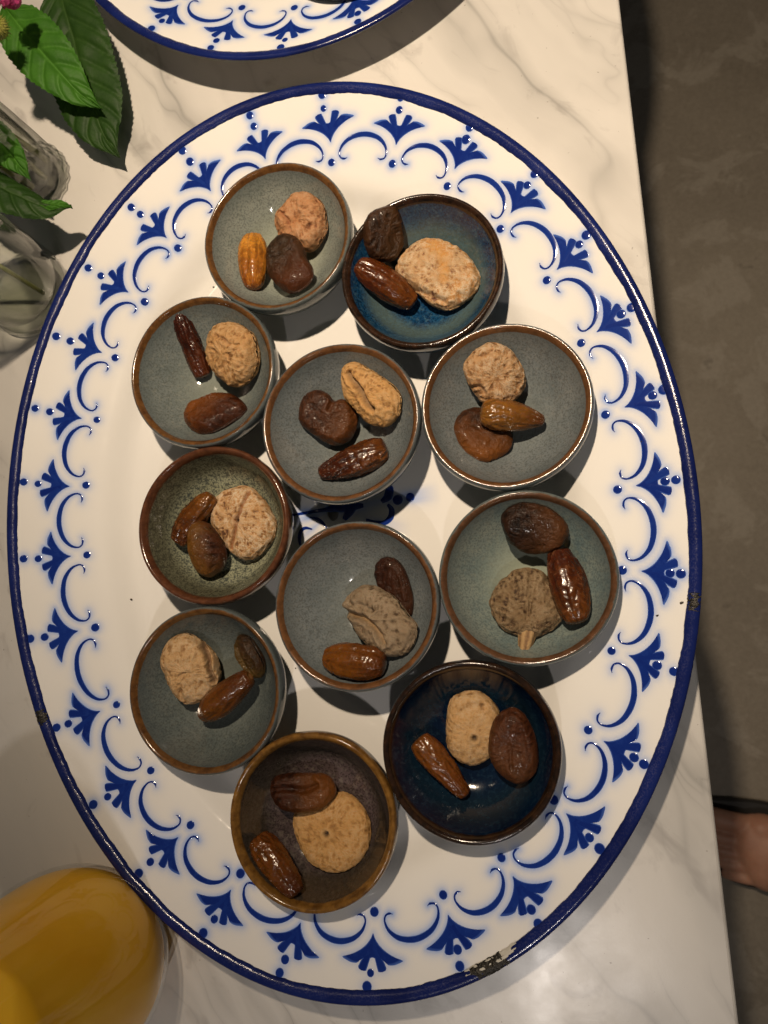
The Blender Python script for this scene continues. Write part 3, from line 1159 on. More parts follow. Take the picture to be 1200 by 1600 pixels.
def make_fig(i, H, outline, label, mat, ht=0.0075, hb=0.0065, hole=None, creases=(), lump=1.0, seed=0, radial=0.00010, sink=0.0008, dish=0.0, mat_amt=1, rib=None):
    pix = crop(i, outline)
    cpx = np.mean(catmull(np.array(pix), 6), 0)
    keep = {}

    def build(zc, c):
        w = pxs(pix, zc) - c[:2]
        V, Fc, rho, TH, top_ = disc_blob(w, ht, hb, 168, 64, 0.50)
        D = V.copy()
        rmax = np.abs(w).max()
        D[:, 2] += lump * 0.0007 * fbm(V, 130, seed, 2) * np.where(top_, 1, 0.5)
        D[:, :2] *= (1 + lump * 0.022 * fbm(V, 150, seed + 40, 2))[:, None]
        # collapsed skin: warped folds, each sharper than the last
        Q = V + 0.0030 * np.stack([vnoise(V, 170, seed + 51), vnoise(V, 170, seed + 52), 0 * V[:, 0]], 1)
        f1 = 1 - 2.2 * np.abs(vnoise(Q, 165, seed + 53))
        f2 = 1 - 2.2 * np.abs(vnoise(Q, 330, seed + 54))
        f3 = 1 - 2.2 * np.abs(vnoise(V, 640, seed + 55))
        D[:, 2] += lump * (0.00026 * f1 + 0.00030 * f2) * np.where(top_, 1, 0.3) + 0.00016 * f3 * top_
        D[:, :2] *= (1 + 0.012 * f2 + 0.006 * f3)[:, None]
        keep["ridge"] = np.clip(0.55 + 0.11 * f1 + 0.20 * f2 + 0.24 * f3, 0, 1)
        # radial pleats
        hc = np.zeros(2)
        if hole:
            hc = pxs(crop(i, [hole]), zc)[0] - c[:2]
        elif rib:
            hc = pxs(crop(i, [rib]), zc)[0] - c[:2]
        rel = V[:, :2] - hc
        a2 = np.arctan2(rel[:, 1], rel[:, 0])
        rr = np.linalg.norm(rel, axis=1) / rmax
        ple = np.sin(a2 * 19 + 5 * vnoise(V, 120, seed + 9)) + 0.6 * np.sin(a2 * 31 + 4 * vnoise(V, 160, seed + 5))
        fib = np.sin(a2 * 58 + 3 * vnoise(V, 200, seed + 15))
        keep['ridge'] = np.clip(keep['ridge'] + min(1.0, radial / 0.0002) * (0.05 * ple + 0.10 * fib) * np.clip(rr * 2, 0, 1), 0, 1)
        D[:, 2] += radial * ple * np.clip(rr * 2.2, 0, 1) * top_
        D[:, :2] *= (1 + 14 * radial * ple * np.clip(rr, 0, 1))[:, None]
        # leathery grain
        D[:, 2] += 0.00018 * vnoise(V, 900, seed + 6) * top_
        D[:, 2] -= dish * np.exp(-(rr / 0.5) ** 2) * top_
        seam = np.zeros(len(V))
        eye = np.zeros(len(V))
        if hole:
            eye = np.clip(1.8 * np.exp(-(np.linalg.norm(rel, axis=1) / 0.0010) ** 2), 0, 1) * top_
            d = np.linalg.norm(rel, axis=1)
            D[:, 2] -= 0.0030 * np.exp(-(d / 0.0011) ** 2) * top_
            D[:, 2] += 0.0009 * np.exp(-((d - 0.0026) / 0.0010) ** 2) * top_
            keep['ridge'] = np.clip(keep['ridge'] + 0.5 * np.exp(-((d - 0.0026) / 0.0009) ** 2), 0, 1)
            seam = np.maximum(seam, 0.75 * np.exp(-(d / 0.004) ** 2))
        for (poly, dep, wid, amb) in creases:
            pw = pxs(crop(i, poly), zc) - c[:2]
            pw = catmull(pw, 6, False)
            d = seg_dist(V[:, :2] + 0.0005 * np.stack([vnoise(V, 350, seed), vnoise(V, 350, seed + 1)], 1), pw)
            D[:, 2] -= dep * np.exp(-(d / wid) ** 2) * top_
            D[:, 2] += dep * 0.25 * np.exp(-((d - 2.0 * wid) / wid) ** 2) * top_
            seam = np.maximum(seam, amb * np.exp(-(d / (wid * 1.5)) ** 2))
        keep['f'] = Fc
        keep['seam'] = seam * top_
        keep['eye'] = eye
        return D
    loc, Rm, W = seat(build, cpx, H, sink)
    return finish('dried_fig', W, keep['f'], loc, mat, {'seam': keep['seam'], 'eye': keep['eye'], 'ridge': keep['ridge']}, label, 'dried fig', 'dried figs in the bowls')


def make_apricot(i, H, outline, label, mat, ht=0.0050, hb=0.0048, creases=(), seed=0, tint=(1, 0), sink=0.0008, edge=0.55, rim=0.0009, keep_flat=0.3, pct=94.0):
    pix = crop(i, outline)
    cpx = np.mean(catmull(np.array(pix), 6), 0)
    keep = {}

    def build(zc, c):
        w = pxs(pix, zc) - c[:2]
        V, Fc, rho, TH, top_ = disc_blob(w, ht, hb, 150, 56, edge)
        rmax = np.abs(w).max()
        D = V.copy()
        D[:, 2] += 0.0011 * fbm(V, 95, seed, 2) * np.where(top_, 1, .5)
        # puffed edge round a slightly sunken middle, wrinkled skin
        D[:, 2] += rim * np.exp(-((rho - 0.78) / 0.18) ** 2) * top_
        Q = V.copy()
        Q[:, 0] += 0.004 * vnoise(V, 120, seed + 1)
        Q[:, 1] += 0.004 * vnoise(V, 120, seed + 2)
        wr = 1 - np.abs(vnoise(Q * [1, 1.6, 1], 260, seed + 3))
        wr2 = 1 - np.abs(vnoise(Q * [1.7, 1, 1], 420, seed + 6))
        D[:, 2] += (0.00055 * (wr - 0.6) + 0.00040 * (wr2 - .6)) * np.where(top_, 1, 0.4)
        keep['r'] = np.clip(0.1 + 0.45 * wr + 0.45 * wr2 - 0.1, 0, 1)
        D[:, :2] *= (1 + 0.02 * (wr - 0.6) + 0.02 * fbm(V, 160, seed + 30, 2))[:, None]
        for (poly, dep, wid) in creases:
            pw = catmull(pxs(crop(i, poly), zc) - c[:2], 6, False)
            d = seg_dist(V[:, :2], pw)
            D[:, 2] -= dep * np.exp(-(d / wid) ** 2) * top_
            D[:, 2] += dep * 0.3 * np.exp(-((d - 2 * wid) / wid) ** 2) * top_
        tv = np.array(tint, float)
        nt = np.linalg.norm(tv)
        keep['t'] = np.clip(0.5 + 0.5 * (V[:, :2] @ (tv / nt)) / rmax, 0, 1) if nt > 0 else np.full(len(V), 0.2)
        keep['f'] = Fc
        return D
    loc, Rm, W = seat(build, cpx, H, sink, keep_flat, pct)
    return finish('dried_apricot', W, keep['f'], loc, mat, {'tint': keep['t'], 'ridge': keep['r']}, label, 'dried apricot', 'dried apricots in the bowls')


def make_date(i, H, p0, p1, width, label, mat, seed=0, prof=None, bend=0.0, sink=0.0008, wr=1.0, tint=(0, 1), flat=0.88, cap=0, grooves=(), keep_flat=0.25, pct=94.0):
    """p0, p1 ends and width in crop coordinates"""
    a, b = crop(i, [p0, p1])
    s = CROPS[i][2]
    cpx = ((a[0] + b[0]) / 2, (a[1] + b[1]) / 2)
    keep = {}
    prof = prof or [0.30, 0.66, 0.90, 1.0, 0.99, 0.92, 0.76, 0.40]

    def build(zc, c):
        A, B = px(*a, zc)[:2] - c[:2], px(*b, zc)[:2] - c[:2]
        L = np.linalg.norm(B - A)
        ax = (B - A) / L
        side = np.array([-ax[1], ax[0]])
        Wd = L * width / math.hypot(p1[0] - p0[0], p1[1] - p0[1]) / 2
        nt, na = 130, 72
        tt = (1 - np.cos(np.linspace(0, np.pi, nt))) / 2
        ang = np.linspace(0, 2 * np.pi, na, endpoint=False)
        T, AN = np.meshgrid(tt, ang, indexing='ij')
        pr = np.interp(T, np.linspace(0, 1, len(prof)), prof)
        k = np.ones(9) / 9
        pr = np.apply_along_axis(lambda v: np.convolve(np.pad(v, 4, 'edge'), k, 'valid'), 0, pr)
        endcap = np.clip(np.minimum(T, 1 - T) / 0.045, 0, 1)
        pr = pr * np.sqrt(1 - (1 - endcap) ** 2)
        Q = np.stack([np.cos(AN) * 1.0, np.sin(AN) * 1.0, T * 1.3], -1).reshape(-1, 3)
        Q2 = Q + 0.35 * np.stack([vnoise(Q, 2.2, seed + 31), vnoise(Q, 2.2, seed + 32), vnoise(Q, 2.2, seed + 33)], 1)
        lon = (1 - np.abs(vnoise(Q2, 3.0, seed))) - 0.6
        lon2 = (1 - np.abs(vnoise(Q2 * [1.6, 1.6, 2.4], 4.5, seed + 5))) - 0.6
        big = vnoise(Q, 1.4, seed + 8)
        r = pr.reshape(-1) * Wd * (1 + 0.10 * big) + wr * (0.0009 * lon + 0.00055 * lon2) * np.clip(pr.reshape(-1) * 1.6, 0, 1)
        for (ga, gd, gw) in grooves:
            dd = np.angle(np.exp(1j * (AN.reshape(-1) - ga - 0.25 * vnoise(Q, 1.5, seed + 77))))
            r = r - gd * np.exp(-(dd / gw) ** 2) * np.sin(np.pi * T.reshape(-1)) ** 0.5
        x = (T.reshape(-1) - 0.5) * L
        off = bend * L * (4 * T.reshape(-1) * (1 - T.reshape(-1)) - 0.6)
        yl = r * np.cos(AN.reshape(-1)) + off
        zl = r * np.sin(AN.reshape(-1)) * flat
        V = np.stack([x * ax[0] + yl * side[0], x * ax[1] + yl * side[1], zl], 1)
        Fc = [f[::-1] for f in grid_faces(nt, na, wrap_v=True)]
        g = tint[0] + (tint[1] - tint[0]) * T.reshape(-1)
        cp = np.zeros(len(V))
        if cap >= 0:
            e = T.reshape(-1) if cap == 0 else 1 - T.reshape(-1)
            cp = np.clip(1 - e / 0.02, 0, 1)
            V[:, :2] += np.outer(np.clip(1 - e / 0.006, 0, 1) * 0.0016, ax if cap == 0 else -ax)
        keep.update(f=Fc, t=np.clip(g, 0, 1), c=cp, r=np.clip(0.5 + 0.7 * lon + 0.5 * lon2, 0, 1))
        return V
    loc, Rm, W = seat(build, cpx, H, sink, keep_flat, pct)
    return finish('date', W, keep['f'], loc, mat, {'tint': keep['t'], 'cap': keep['c'], 'ridge': keep['r']}, label, 'date', 'dates in the bowls')


TANF = (0.44, 0.29, 0.155)
AM = (0.36, 0.12, 0.018)
RED = (0.105, 0.022, 0.006)
HT = [Heights(i) for i in range(11)]
# --- bowl 0, pale grey-green
H = HT[0]
make_fig(0, H, [(600, 500), (620, 430), (680, 385), (740, 330), (810, 305), (890, 320), (955, 370), (985, 450), (980, 545), (930, 630), (850, 690), (760, 690), (670, 650), (615, 580)],
         'rosy tan round fig partly under the black-brown apricot', fruit_mat_fig('fig_skin_rosy', (0.42, 0.23, 0.12), (0.24, 0.105, 0.05), (0.55, 0.40, 0.28), 0.45, (0.30, 0.12, 0.05)),
         ht=0.0085, creases=[([(690, 440), (740, 500), (745, 560)], 0.0016, 0.0010, 0.7), ([(780, 520), (830, 460)], 0.0012, 0.0010, 0.4)], lump=1.5, seed=1)
make_date(0, H, (432, 572), (448, 990), 205, 'bright amber date in the pale grey-green bowl', fruit_mat_date('date_skin_amber', (0.24, 0.065, 0.008), (0.56, 0.235, 0.028), f=0.9), seed=2,
          tint=(1.15, 0.25), wr=0.55, prof=[0.55, 0.84, 0.96, 1, 0.97, 0.88, 0.72, 0.4], grooves=[(0.6 + math.pi / 2, 0.0012, 0.3)])
make_apricot(0, H, [(535, 700), (560, 640), (620, 585), (700, 578), (770, 620), (815, 690), (838, 770), (880, 830), (890, 900), (830, 975), (740, 1025), (670, 1000), (600, 930), (545, 850)],
             'black-brown apricot lying against the rosy fig', fruit_mat_apricot('apricot_black', (0.035, 0.022, 0.013), (0.085, 0.058, 0.036), (0.13, 0.032, 0.008), 0.6), tint=(0.6, -0.8), seed=3, ht=0.006,
             creases=[([(770, 650), (730, 730), (640, 760)], 0.0008, 0.0007)])
# --- bowl 1, bright blue
H = HT[1]
make_apricot(1, H, [(358 + 0.86 * (a - 348), 412 + 0.86 * (b - 402)) for a, b in [(190, 400), (200, 330), (260, 250), (340, 215), (420, 203), (470, 240), (500, 330), (505, 430), (470, 520), (420, 580), (340, 597), (260, 570), (205, 500)]],
             'dark brown wrinkled apricot on the wall of the bright blue bowl', fruit_mat_apricot('apricot_dark_brown', (0.040, 0.020, 0.010), (0.105, 0.058, 0.030), (0.15, 0.07, 0.02), 0.3), seed=11, ht=0.0055, keep_flat=0.45, pct=70.0)
make_fig(1, H, [(425, 600), (470, 510), (560, 440), (660, 413), (760, 430), (870, 490), (950, 570), (985, 660), (975, 740), (900, 820), (820, 860), (740, 872), (660, 840), (590, 780), (520, 710), (440, 660)],
         'largest white-sugared fig with orange and purple patches', fruit_mat_fig('fig_skin_sugared', (0.46, 0.31, 0.17), (0.20, 0.10, 0.075), (0.66, 0.57, 0.44), 0.78, (0.50, 0.25, 0.07), 0.8),
         ht=0.0085, creases=[([(560, 740), (660, 800), (760, 840)], 0.0018, 0.0012, 0.1), ([(690, 480), (760, 590), (760, 700)], 0.0008, 0.0025, 0.9)], lump=1.2, seed=12)
make_date(1, H, (165, 598), (550, 812), 190, 'glossy red-brown date in the bright blue bowl', fruit_mat_date('date_skin_russet', (0.150, 0.034, 0.006), (0.25, 0.075, 0.010)), seed=13,
          prof=[0.5, 0.8, 0.95, 1, 1, 0.93, 0.8, 0.5], wr=0.8, grooves=[(1.3, 0.0016, 0.25)])
# --- bowl 2, grey-green with slim date
H = HT[2]
make_fig(2, H, [(640, 520), (660, 380), (720, 300), (820, 268), (930, 290), (1020, 350), (1050, 450), (1045, 560), (990, 660), (900, 722), (820, 735), (740, 690), (670, 610)],
         'round pale tan fig with a puckered middle beside the slim dark date', fruit_mat_fig('fig_skin_pale', (0.45, 0.29, 0.14), (0.27, 0.15, 0.06), (0.56, 0.43, 0.28), 0.5, (0.22, 0.11, 0.05)),
         ht=0.0095, hb=0.008, creases=[([(800, 370), (860, 395), (905, 430)], 0.0016, 0.0008, 0.6), ([(905, 440), (980, 445)], 0.0012, 0.0007, 0.4), ([(800, 605), (850, 570), (880, 500)], 0.0014, 0.0008, 0.5), ([(700, 410), (780, 430)], 0.001, 0.0008, 0.2)], lump=1.3, seed=21)
make_date(2, H, (455, 158), (583, 658), 150, 'slim dark maroon date standing on the bowl wall', fruit_mat_date('date_skin_maroon', (0.060, 0.012, 0.005), (0.15, 0.036, 0.008)), seed=22,
          prof=[0.62, 0.86, 0.95, 1, 1, 0.98, 0.9, 0.7], wr=0.9, keep_flat=0.45, pct=75.0)
make_apricot(2, H, [(470, 930), (490, 870), (560, 820), (650, 780), (760, 768), (850, 800), (910, 860), (945, 925), (880, 995), (800, 1060), (720, 1110), (640, 1125), (560, 1090), (500, 1040), (475, 980)],
             'amber-edged glossy apricot in the bowl with the slim dark date', fruit_mat_apricot('apricot_amber_edge', (0.055, 0.018, 0.008), (0.12, 0.040, 0.014), (0.28, 0.085, 0.012), 0.9, 0.32), tint=(-0.9, 0.5), seed=23, ht=0.006)
# --- bowl 3, slate with heart apricot
H = HT[3]
make_fig(3, H, [(595, 300), (620, 200), (680, 165), (750, 185), (850, 240), (950, 310), (1010, 380), (1022, 450), (985, 540), (900, 600), (810, 592), (730, 550), (680, 480), (615, 400)],
         'honey-coloured wedge fig folded along a deep crease', fruit_mat_fig('fig_skin_honey', (0.52, 0.33, 0.14), (0.32, 0.19, 0.08), (0.60, 0.48, 0.32), 0.35, (0.20, 0.12, 0.06)),
         ht=0.008, creases=[([(690, 240), (760, 320), (810, 420), (850, 470)], 0.0036, 0.0015, 0.75)], lump=1.0, seed=31)
make_apricot(3, H, [(305, 530), (320, 460), (370, 390), (440, 360), (510, 385), (548, 432), (600, 420), (660, 450), (695, 520), (695, 600), (650, 690), (570, 735), (480, 715), (390, 660), (320, 600)],
             'smooth brown heart-shaped apricot', fruit_mat_apricot('apricot_heart', (0.060, 0.024, 0.011), (0.120, 0.050, 0.021), (0.18, 0.062, 0.015), 0.6), tint=(0.8, -0.3), seed=32, ht=0.0075, hb=0.005,
             creases=[([(550, 430), (520, 500)], 0.0012, 0.0012)])
make_date(3, H, (438, 945), (905, 745), 212, 'large wrinkled red-brown date below the heart-shaped apricot', fruit_mat_date('date_skin_wrinkled', (0.085, 0.019, 0.006), (0.23, 0.072, 0.010)), seed=33,
          tint=(0.1, 0.9), wr=1.5, prof=[0.38, 0.62, 0.82, 0.95, 1.03, 1.04, 0.96, 0.62])
# --- bowl 4, slate with date across apricot
H = HT[4]
make_apricot(4, H, [(245, 740), (270, 670), (330, 620), (420, 600), (520, 640), (605, 730), (625, 830), (590, 890), (520, 940), (440, 970), (360, 930), (290, 870), (255, 800)],
             'flat amber-brown apricot lying under a date', fruit_mat_apricot('apricot_flat_amber', (0.045, 0.020, 0.010), (0.110, 0.050, 0.022), (0.26, 0.085, 0.013), 0.9), tint=(-0.3, -1), seed=41, ht=0.004, hb=0.004)
make_fig(4, H, [(310, 350), (370, 260), (440, 210), (520, 198), (600, 235), (660, 300), (710, 400), (700, 480), (640, 560), (560, 595), (480, 588), (420, 565), (375, 510), (330, 430)],
         'round tan fig with pale fuzzy patch above the crossed date', fruit_mat_fig('fig_skin_fuzzy', (0.40, 0.25, 0.125), (0.23, 0.125, 0.06), (0.60, 0.54, 0.44), 0.62, (0.26, 0.13, 0.06)),
         ht=0.008, creases=[([(360, 470), (410, 460), (440, 500)], 0.0022, 0.0010, 0.5), ([(400, 290), (540, 250)], 0.0008, 0.0008, 0.2)], lump=1.2, seed=42)
make_date(4, H, (412, 648), (835, 682), 205, 'shiny golden-brown date lying across the flat apricot', fruit_mat_date('date_skin_golden', (0.40, 0.165, 0.025), (0.12, 0.030, 0.007)), seed=43,
          tint=(0.0, 1.0), wr=0.9, prof=[0.55, 0.92, 1.0, 0.99, 0.92, 0.78, 0.55, 0.28], cap=-1)
# --- bowl 5, olive
H = HT[5]
make_fig(5, H, [(580, 500), (600, 410), (680, 345), (780, 313), (870, 330), (950, 400), (1010, 490), (1038, 580), (1010, 680), (940, 770), (850, 817), (780, 810), (720, 760), (670, 700), (630, 640), (585, 580)],
         'sugared fig with a split brown seam in the olive bowl', fruit_mat_fig('fig_skin_seamed', (0.46, 0.29, 0.135), (0.17, 0.085, 0.045), (0.66, 0.58, 0.46), 0.80, (0.30, 0.13, 0.045), 0.25),
         ht=0.0085, hole=(806, 556), creases=[([(868, 378), (835, 480), (806, 556), (790, 640), (755, 745)], 0.0022, 0.0009, 1.0)], lump=0.8, seed=51)
make_date(5, H, (322, 692), (590, 365), 185, 'bent golden date tucked behind the small apricot', fruit_mat_date('date_skin_bent', (0.12, 0.032, 0.006), (0.30, 0.105, 0.013)), seed=52,
          tint=(0.15, 1.0), wr=1.0, bend=0.05, prof=[0.6, 0.86, 0.95, 0.98, 0.95, 0.88, 0.76, 0.5], cap=-1, grooves=[(0.9, 0.0018, 0.3)])
make_apricot(5, H, [(435, 760), (440, 640), (475, 570), (550, 558), (610, 610), (660, 690), (682, 780), (660, 870), (600, 925), (540, 942), (475, 890)],
             'small plump amber and brown apricot in the olive bowl', fruit_mat_apricot('apricot_plump', (0.050, 0.020, 0.011), (0.125, 0.052, 0.028), (0.31, 0.135, 0.022), 0.95), tint=(-1, -0.35), seed=53, ht=0.0095, hb=0.006, edge=0.8, rim=0.0)
# --- bowl 6, slate with long taupe fig
H = HT[6]
make_apricot(6, H, [(700, 430), (720, 350), (770, 306), (860, 315), (920, 370), (950, 460), (968, 560), (962, 690), (900, 700), (820, 660), (740, 540)],
             'maroon-black apricot partly under the long taupe fig', fruit_mat_apricot('apricot_maroon_black', (0.030, 0.011, 0.007), (0.075, 0.029, 0.017), (0.10, 0.04, 0.015), 0.4), seed=61, ht=0.004, hb=0.004)
make_fig(6, H, [(488, 610), (530, 550), (600, 500), (680, 483), (780, 530), (870, 590), (950, 680), (1010, 750), (1022, 830), (980, 910), (900, 960), (810, 972), (730, 930), (630, 870), (555, 770), (510, 690)],
         'long taupe fig with a folded lip, propped on an apricot', fruit_mat_fig('fig_skin_taupe', (0.22, 0.185, 0.145), (0.11, 0.080, 0.055), (0.36, 0.31, 0.25), 0.40, (0.34, 0.18, 0.055)),
         ht=0.0085, creases=[([(510, 665), (600, 690), (700, 725), (780, 790), (830, 870)], 0.0034, 0.0014, 0.55), ([(545, 640), (640, 620), (760, 660)], 0.0012, 0.0009, 0.0)], lump=1.3, seed=62)
make_date(6, H, (355, 968), (785, 1022), 228, 'fat glossy amber-brown date beside the long taupe fig', fruit_mat_date('date_skin_fat', (0.29, 0.095, 0.010), (0.16, 0.042, 0.007)), seed=63,
          prof=[0.42, 0.74, 0.93, 1, 1.0, 0.98, 0.88, 0.55], wr=0.8, grooves=[(1.15, 0.0014, 0.22)])
# --- bowl 7, blue-green
H = HT[7]
make_apricot(7, H, [(413, 210), (440, 150), (510, 105), (590, 95), (680, 115), (770, 165), (822, 230), (834, 300), (790, 370), (720, 410), (600, 432), (520, 400), (450, 330)],
             'black wrinkled apricot with brown point in the blue-green bowl', fruit_mat_apricot('apricot_wrinkled_black', (0.016, 0.010, 0.007), (0.055, 0.029, 0.017), (0.16, 0.062, 0.022), 0.8, 0.36), tint=(1, -0.2), seed=71, ht=0.0075)
fig8 = make_fig(7, H, [(335, 720), (370, 640), (430, 570), (520, 520), (600, 506), (680, 545), (730, 620), (790, 700), (812, 770), (780, 850), (710, 910), (630, 945), (540, 948), (440, 905), (370, 830)],
                'brown wrinkled fig with a pale stalk', fruit_mat_fig('fig_skin_stalked', (0.17, 0.125, 0.075), (0.06, 0.035, 0.020), (0.36, 0.29, 0.20), 0.55, (0.10, 0.06, 0.035)),
                ht=0.009, hole=None, creases=[([(600, 560), (600, 700), (580, 860)], 0.0010, 0.0012, 0.3)], lump=1.4, seed=72, radial=0.00032, rib=(575, 900))
c8 = np.array(fig8.location)
stalk_px = crop(7, [(592, 800), (578, 900), (563, 990), (551, 1058)])
pth = [px(u, v, c8[2] + dz) - c8 for (u, v), dz in zip(stalk_px, (0.0020, 0.0052, 0.0056, 0.0046))]
pc = catmull(np.array(pth), 6, False)
tr = np.interp(np.linspace(0, 1, len(pc)), [0, 0.35, 0.7, 0.93, 1], [0.0062, 0.0046, 0.0033, 0.0030, 0.0021])
V, Fc = tube(pc, tr, 26)
Va = np.array([tuple(v) for v in V])
ringi = np.arange(len(Va)) % 26
ctr = np.repeat(pc, 26, axis=0)
Va = ctr + (Va - ctr) * (1 + 0.07 * np.sin(ringi / 26 * 2 * np.pi * 6 + 0.5))[:, None]
mesh_obj('stalk', Va, Fc, fruit_mat_fig('fig_stalk', (0.46, 0.34, 0.20), (0.26, 0.17, 0.10), (0.5, 0.4, 0.26), 0.3, (0.2, 0.1, 0.05)), fig8, attrs={'seam': np.zeros(len(Va)), 'eye': np.zeros(len(Va)), 'ridge': 0.55 + 0.25 * np.sin(ringi / 26 * 2 * np.pi * 6 + 0.5)})
make_date(7, H, (768, 388), (893, 860), 232, 'large glossy maroon date next to the stalked fig', fruit_mat_date('date_skin_glossy', (0.100, 0.021, 0.006), (0.26, 0.085, 0.014)), seed=73,
          tint=(0.0, 0.95), wr=1.1, prof=[0.58, 0.82, 0.95, 1, 1, 0.95, 0.84, 0.5])
# --- bowl 8, grey-green, lower left
H = HT[8]
make_fig(8, H, [(298, 400), (330, 300), (390, 230), (460, 213), (540, 245), (600, 305), (650, 390), (672, 510), (650, 600), (580, 680), (480, 714), (410, 690), (360, 620), (320, 500)],
         'pale beige double-layered fig beside a tapered date', fruit_mat_fig('fig_skin_beige', (0.48, 0.34, 0.19), (0.31, 0.19, 0.09), (0.62, 0.51, 0.37), 0.55, (0.20, 0.11, 0.05)),
         ht=0.010, hb=0.007, creases=[([(575, 280), (610, 360), (620, 450), (640, 540)], 0.0034, 0.0010, 0.9), ([(425, 490), (455, 465), (490, 460)], 0.0012, 0.0008, 0.5), ([(430, 580), (440, 650)], 0.001, 0.0010, 0.3)], lump=1.0, seed=81)
make_apricot(8, H, [(795, 330), (810, 250), (850, 225), (910, 240), (960, 300), (1008, 380), (1012, 440), (980, 510), (935, 537), (880, 480), (820, 400)],
             'smallest olive-brown apricot leaning on the bowl wall', fruit_mat_apricot('apricot_small_olive', (0.035, 0.020, 0.011), (0.085, 0.052, 0.024), (0.24, 0.145, 0.035), 0.75), tint=(-0.8, -0.7), seed=82, ht=0.005, hb=0.004,
             creases=[([(850, 300), (890, 400), (930, 490)], 0.0011, 0.0011)])
make_date(8, H, (532, 815), (905, 508), 205, 'tapered red-brown date with small tip beside the pale beige fig', fruit_mat_date('date_skin_tapered', (0.25, 0.082, 0.011), (0.085, 0.018, 0.005)), seed=83,
          tint=(0.0, 0.85), wr=0.6, prof=[0.34, 0.80, 1.0, 1.06, 1.0, 0.9, 0.74, 0.5], cap=1)
# --- bowl 9, dark navy
H = HT[9]
make_fig(9, H, [(430, 520), (440, 340), (480, 265), (560, 238), (640, 240), (710, 290), (762, 370), (775, 500), (730, 620), (650, 690), (560, 700), (480, 650), (435, 580)],
         'squarish pale fig with a tiny dark eye in the dark navy bowl', fruit_mat_fig('fig_skin_squarish', (0.50, 0.34, 0.17), (0.33, 0.21, 0.105), (0.60, 0.50, 0.37), 0.45, (0.46, 0.29, 0.13)),
         ht=0.0075, hole=(612, 514), creases=[([(520, 370), (600, 330), (660, 320)], 0.0014, 0.0020, 0.0)], lump=0.5, seed=91, radial=0.00008)
make_apricot(9, H, [(693, 600), (705, 480), (750, 390), (820, 343), (890, 355), (940, 420), (980, 500), (1002, 620), (987, 740), (910, 822), (830, 805), (750, 740), (705, 670)],
             'large smooth chestnut oval apricot in the dark navy bowl', fruit_mat_apricot('apricot_chestnut', (0.085, 0.030, 0.012), (0.150, 0.058, 0.023), (0.19, 0.075, 0.025), 0.5, 0.46), tint=(-0.3, -0.5), seed=92, ht=0.006,
             creases=[([(830, 560), (840, 700)], 0.0007, 0.0008), ([(890, 440), (920, 560), (910, 640)], 0.0006, 0.0010)])
make_date(9, H, (250, 530), (555, 895), 172, 'slender shiny russet date in the dark navy bowl', fruit_mat_date('date_skin_slender', (0.30, 0.095, 0.014), (0.20, 0.055, 0.009)), seed=93,
          wr=1.0, prof=[0.72, 0.95, 1.02, 1, 0.92, 0.8, 0.66, 0.42])
# --- bowl 10, brown
H = HT[10]
make_fig(10, H, [(458, 640), (500, 560), (600, 500), (700, 468), (790, 462), (860, 490), (920, 550), (970, 630), (987, 740), (960, 860), (880, 952), (780, 987), (680, 977), (590, 930), (520, 840), (475, 730)],
         'flat golden disc fig with a ringed eye', fruit_mat_fig('fig_skin_golden_disc', (0.52, 0.33, 0.135), (0.40, 0.235, 0.085), (0.62, 0.50, 0.34), 0.32, (0.46, 0.29, 0.12)),
         ht=0.0060, hb=0.006, hole=(711, 727), lump=0.25, seed=101, radial=0.00010)
make_apricot(10, H, [(315, 430), (330, 372), (400, 340), (520, 333), (650, 335), (712, 360), (748, 420), (742, 490), (690, 550), (600, 592), (500, 597), (400, 572), (335, 510)],
             'folded mahogany apricot resting on the golden disc fig', fruit_mat_apricot('apricot_mahogany', (0.045, 0.017, 0.008), (0.095, 0.034, 0.013), (0.24, 0.082, 0.017), 0.85, 0.36), tint=(1, 0.0), seed=102, ht=0.006, keep_flat=0.3,
             creases=[([(350, 450), (450, 440), (560, 450), (640, 420)], 0.0020, 0.0014)])
make_date(10, H, (250, 725), (530, 1105), 205, 'sticky dark amber date in the speckled brown bowl', fruit_mat_date('date_skin_sticky', (0.25, 0.075, 0.010), (0.095, 0.022, 0.005)), seed=103,
          tint=(0.0, 0.9), wr=1.3, prof=[0.6, 0.9, 1, 1, 0.96, 0.88, 0.74, 0.5])

# ------------------------------------------------------------------ glassware
def mat_glass(name, tint=(0.95, 0.97, 0.95), ior=1.45, rough=0.0, edge=0.35):
    """thin clear glass: what passes goes straight on, the rest mirrors by Fresnel"""
    t = NT(name)
    t.nt.nodes.remove(t.b)
    tr = t.n('ShaderNodeBsdfTransparent')
    lw0 = t.n('ShaderNodeLayerWeight')
    lw0.inputs['Blend'].default_value = 0.5
    t.l(t.mix(t.math('POWER', lw0.outputs['Facing'], 2.5), tint, tuple(q * edge for q in tint)), tr.inputs[0])
    gl = t.n('ShaderNodeBsdfGlossy')
    gl.inputs['Roughness'].default_value = rough + 0.02
    gl.inputs['Color'].default_value = (1, 1, 1, 1)
    lw = t.n('ShaderNodeLayerWeight')
    lw.inputs['Blend'].default_value = 0.5
    f0 = ((ior - 1) / (ior + 1)) ** 2
    fr = t.math('ADD', t.math('MULTIPLY', t.math('POWER', lw.outputs['Facing'], 5.0), 1 - f0), f0)
    t.l(t.bump(t.noise(45, 2, 0.5), 0.10, 0.002), gl.inputs['Normal'])
    mx = t.n('ShaderNodeMixShader')
    t.l(fr, mx.inputs[0])
    t.l(tr.outputs[0], mx.inputs[1])
    t.l(gl.outputs[0], mx.inputs[2])
    t.l(mx.outputs[0], t.out.inputs['Surface'])
    return t.m


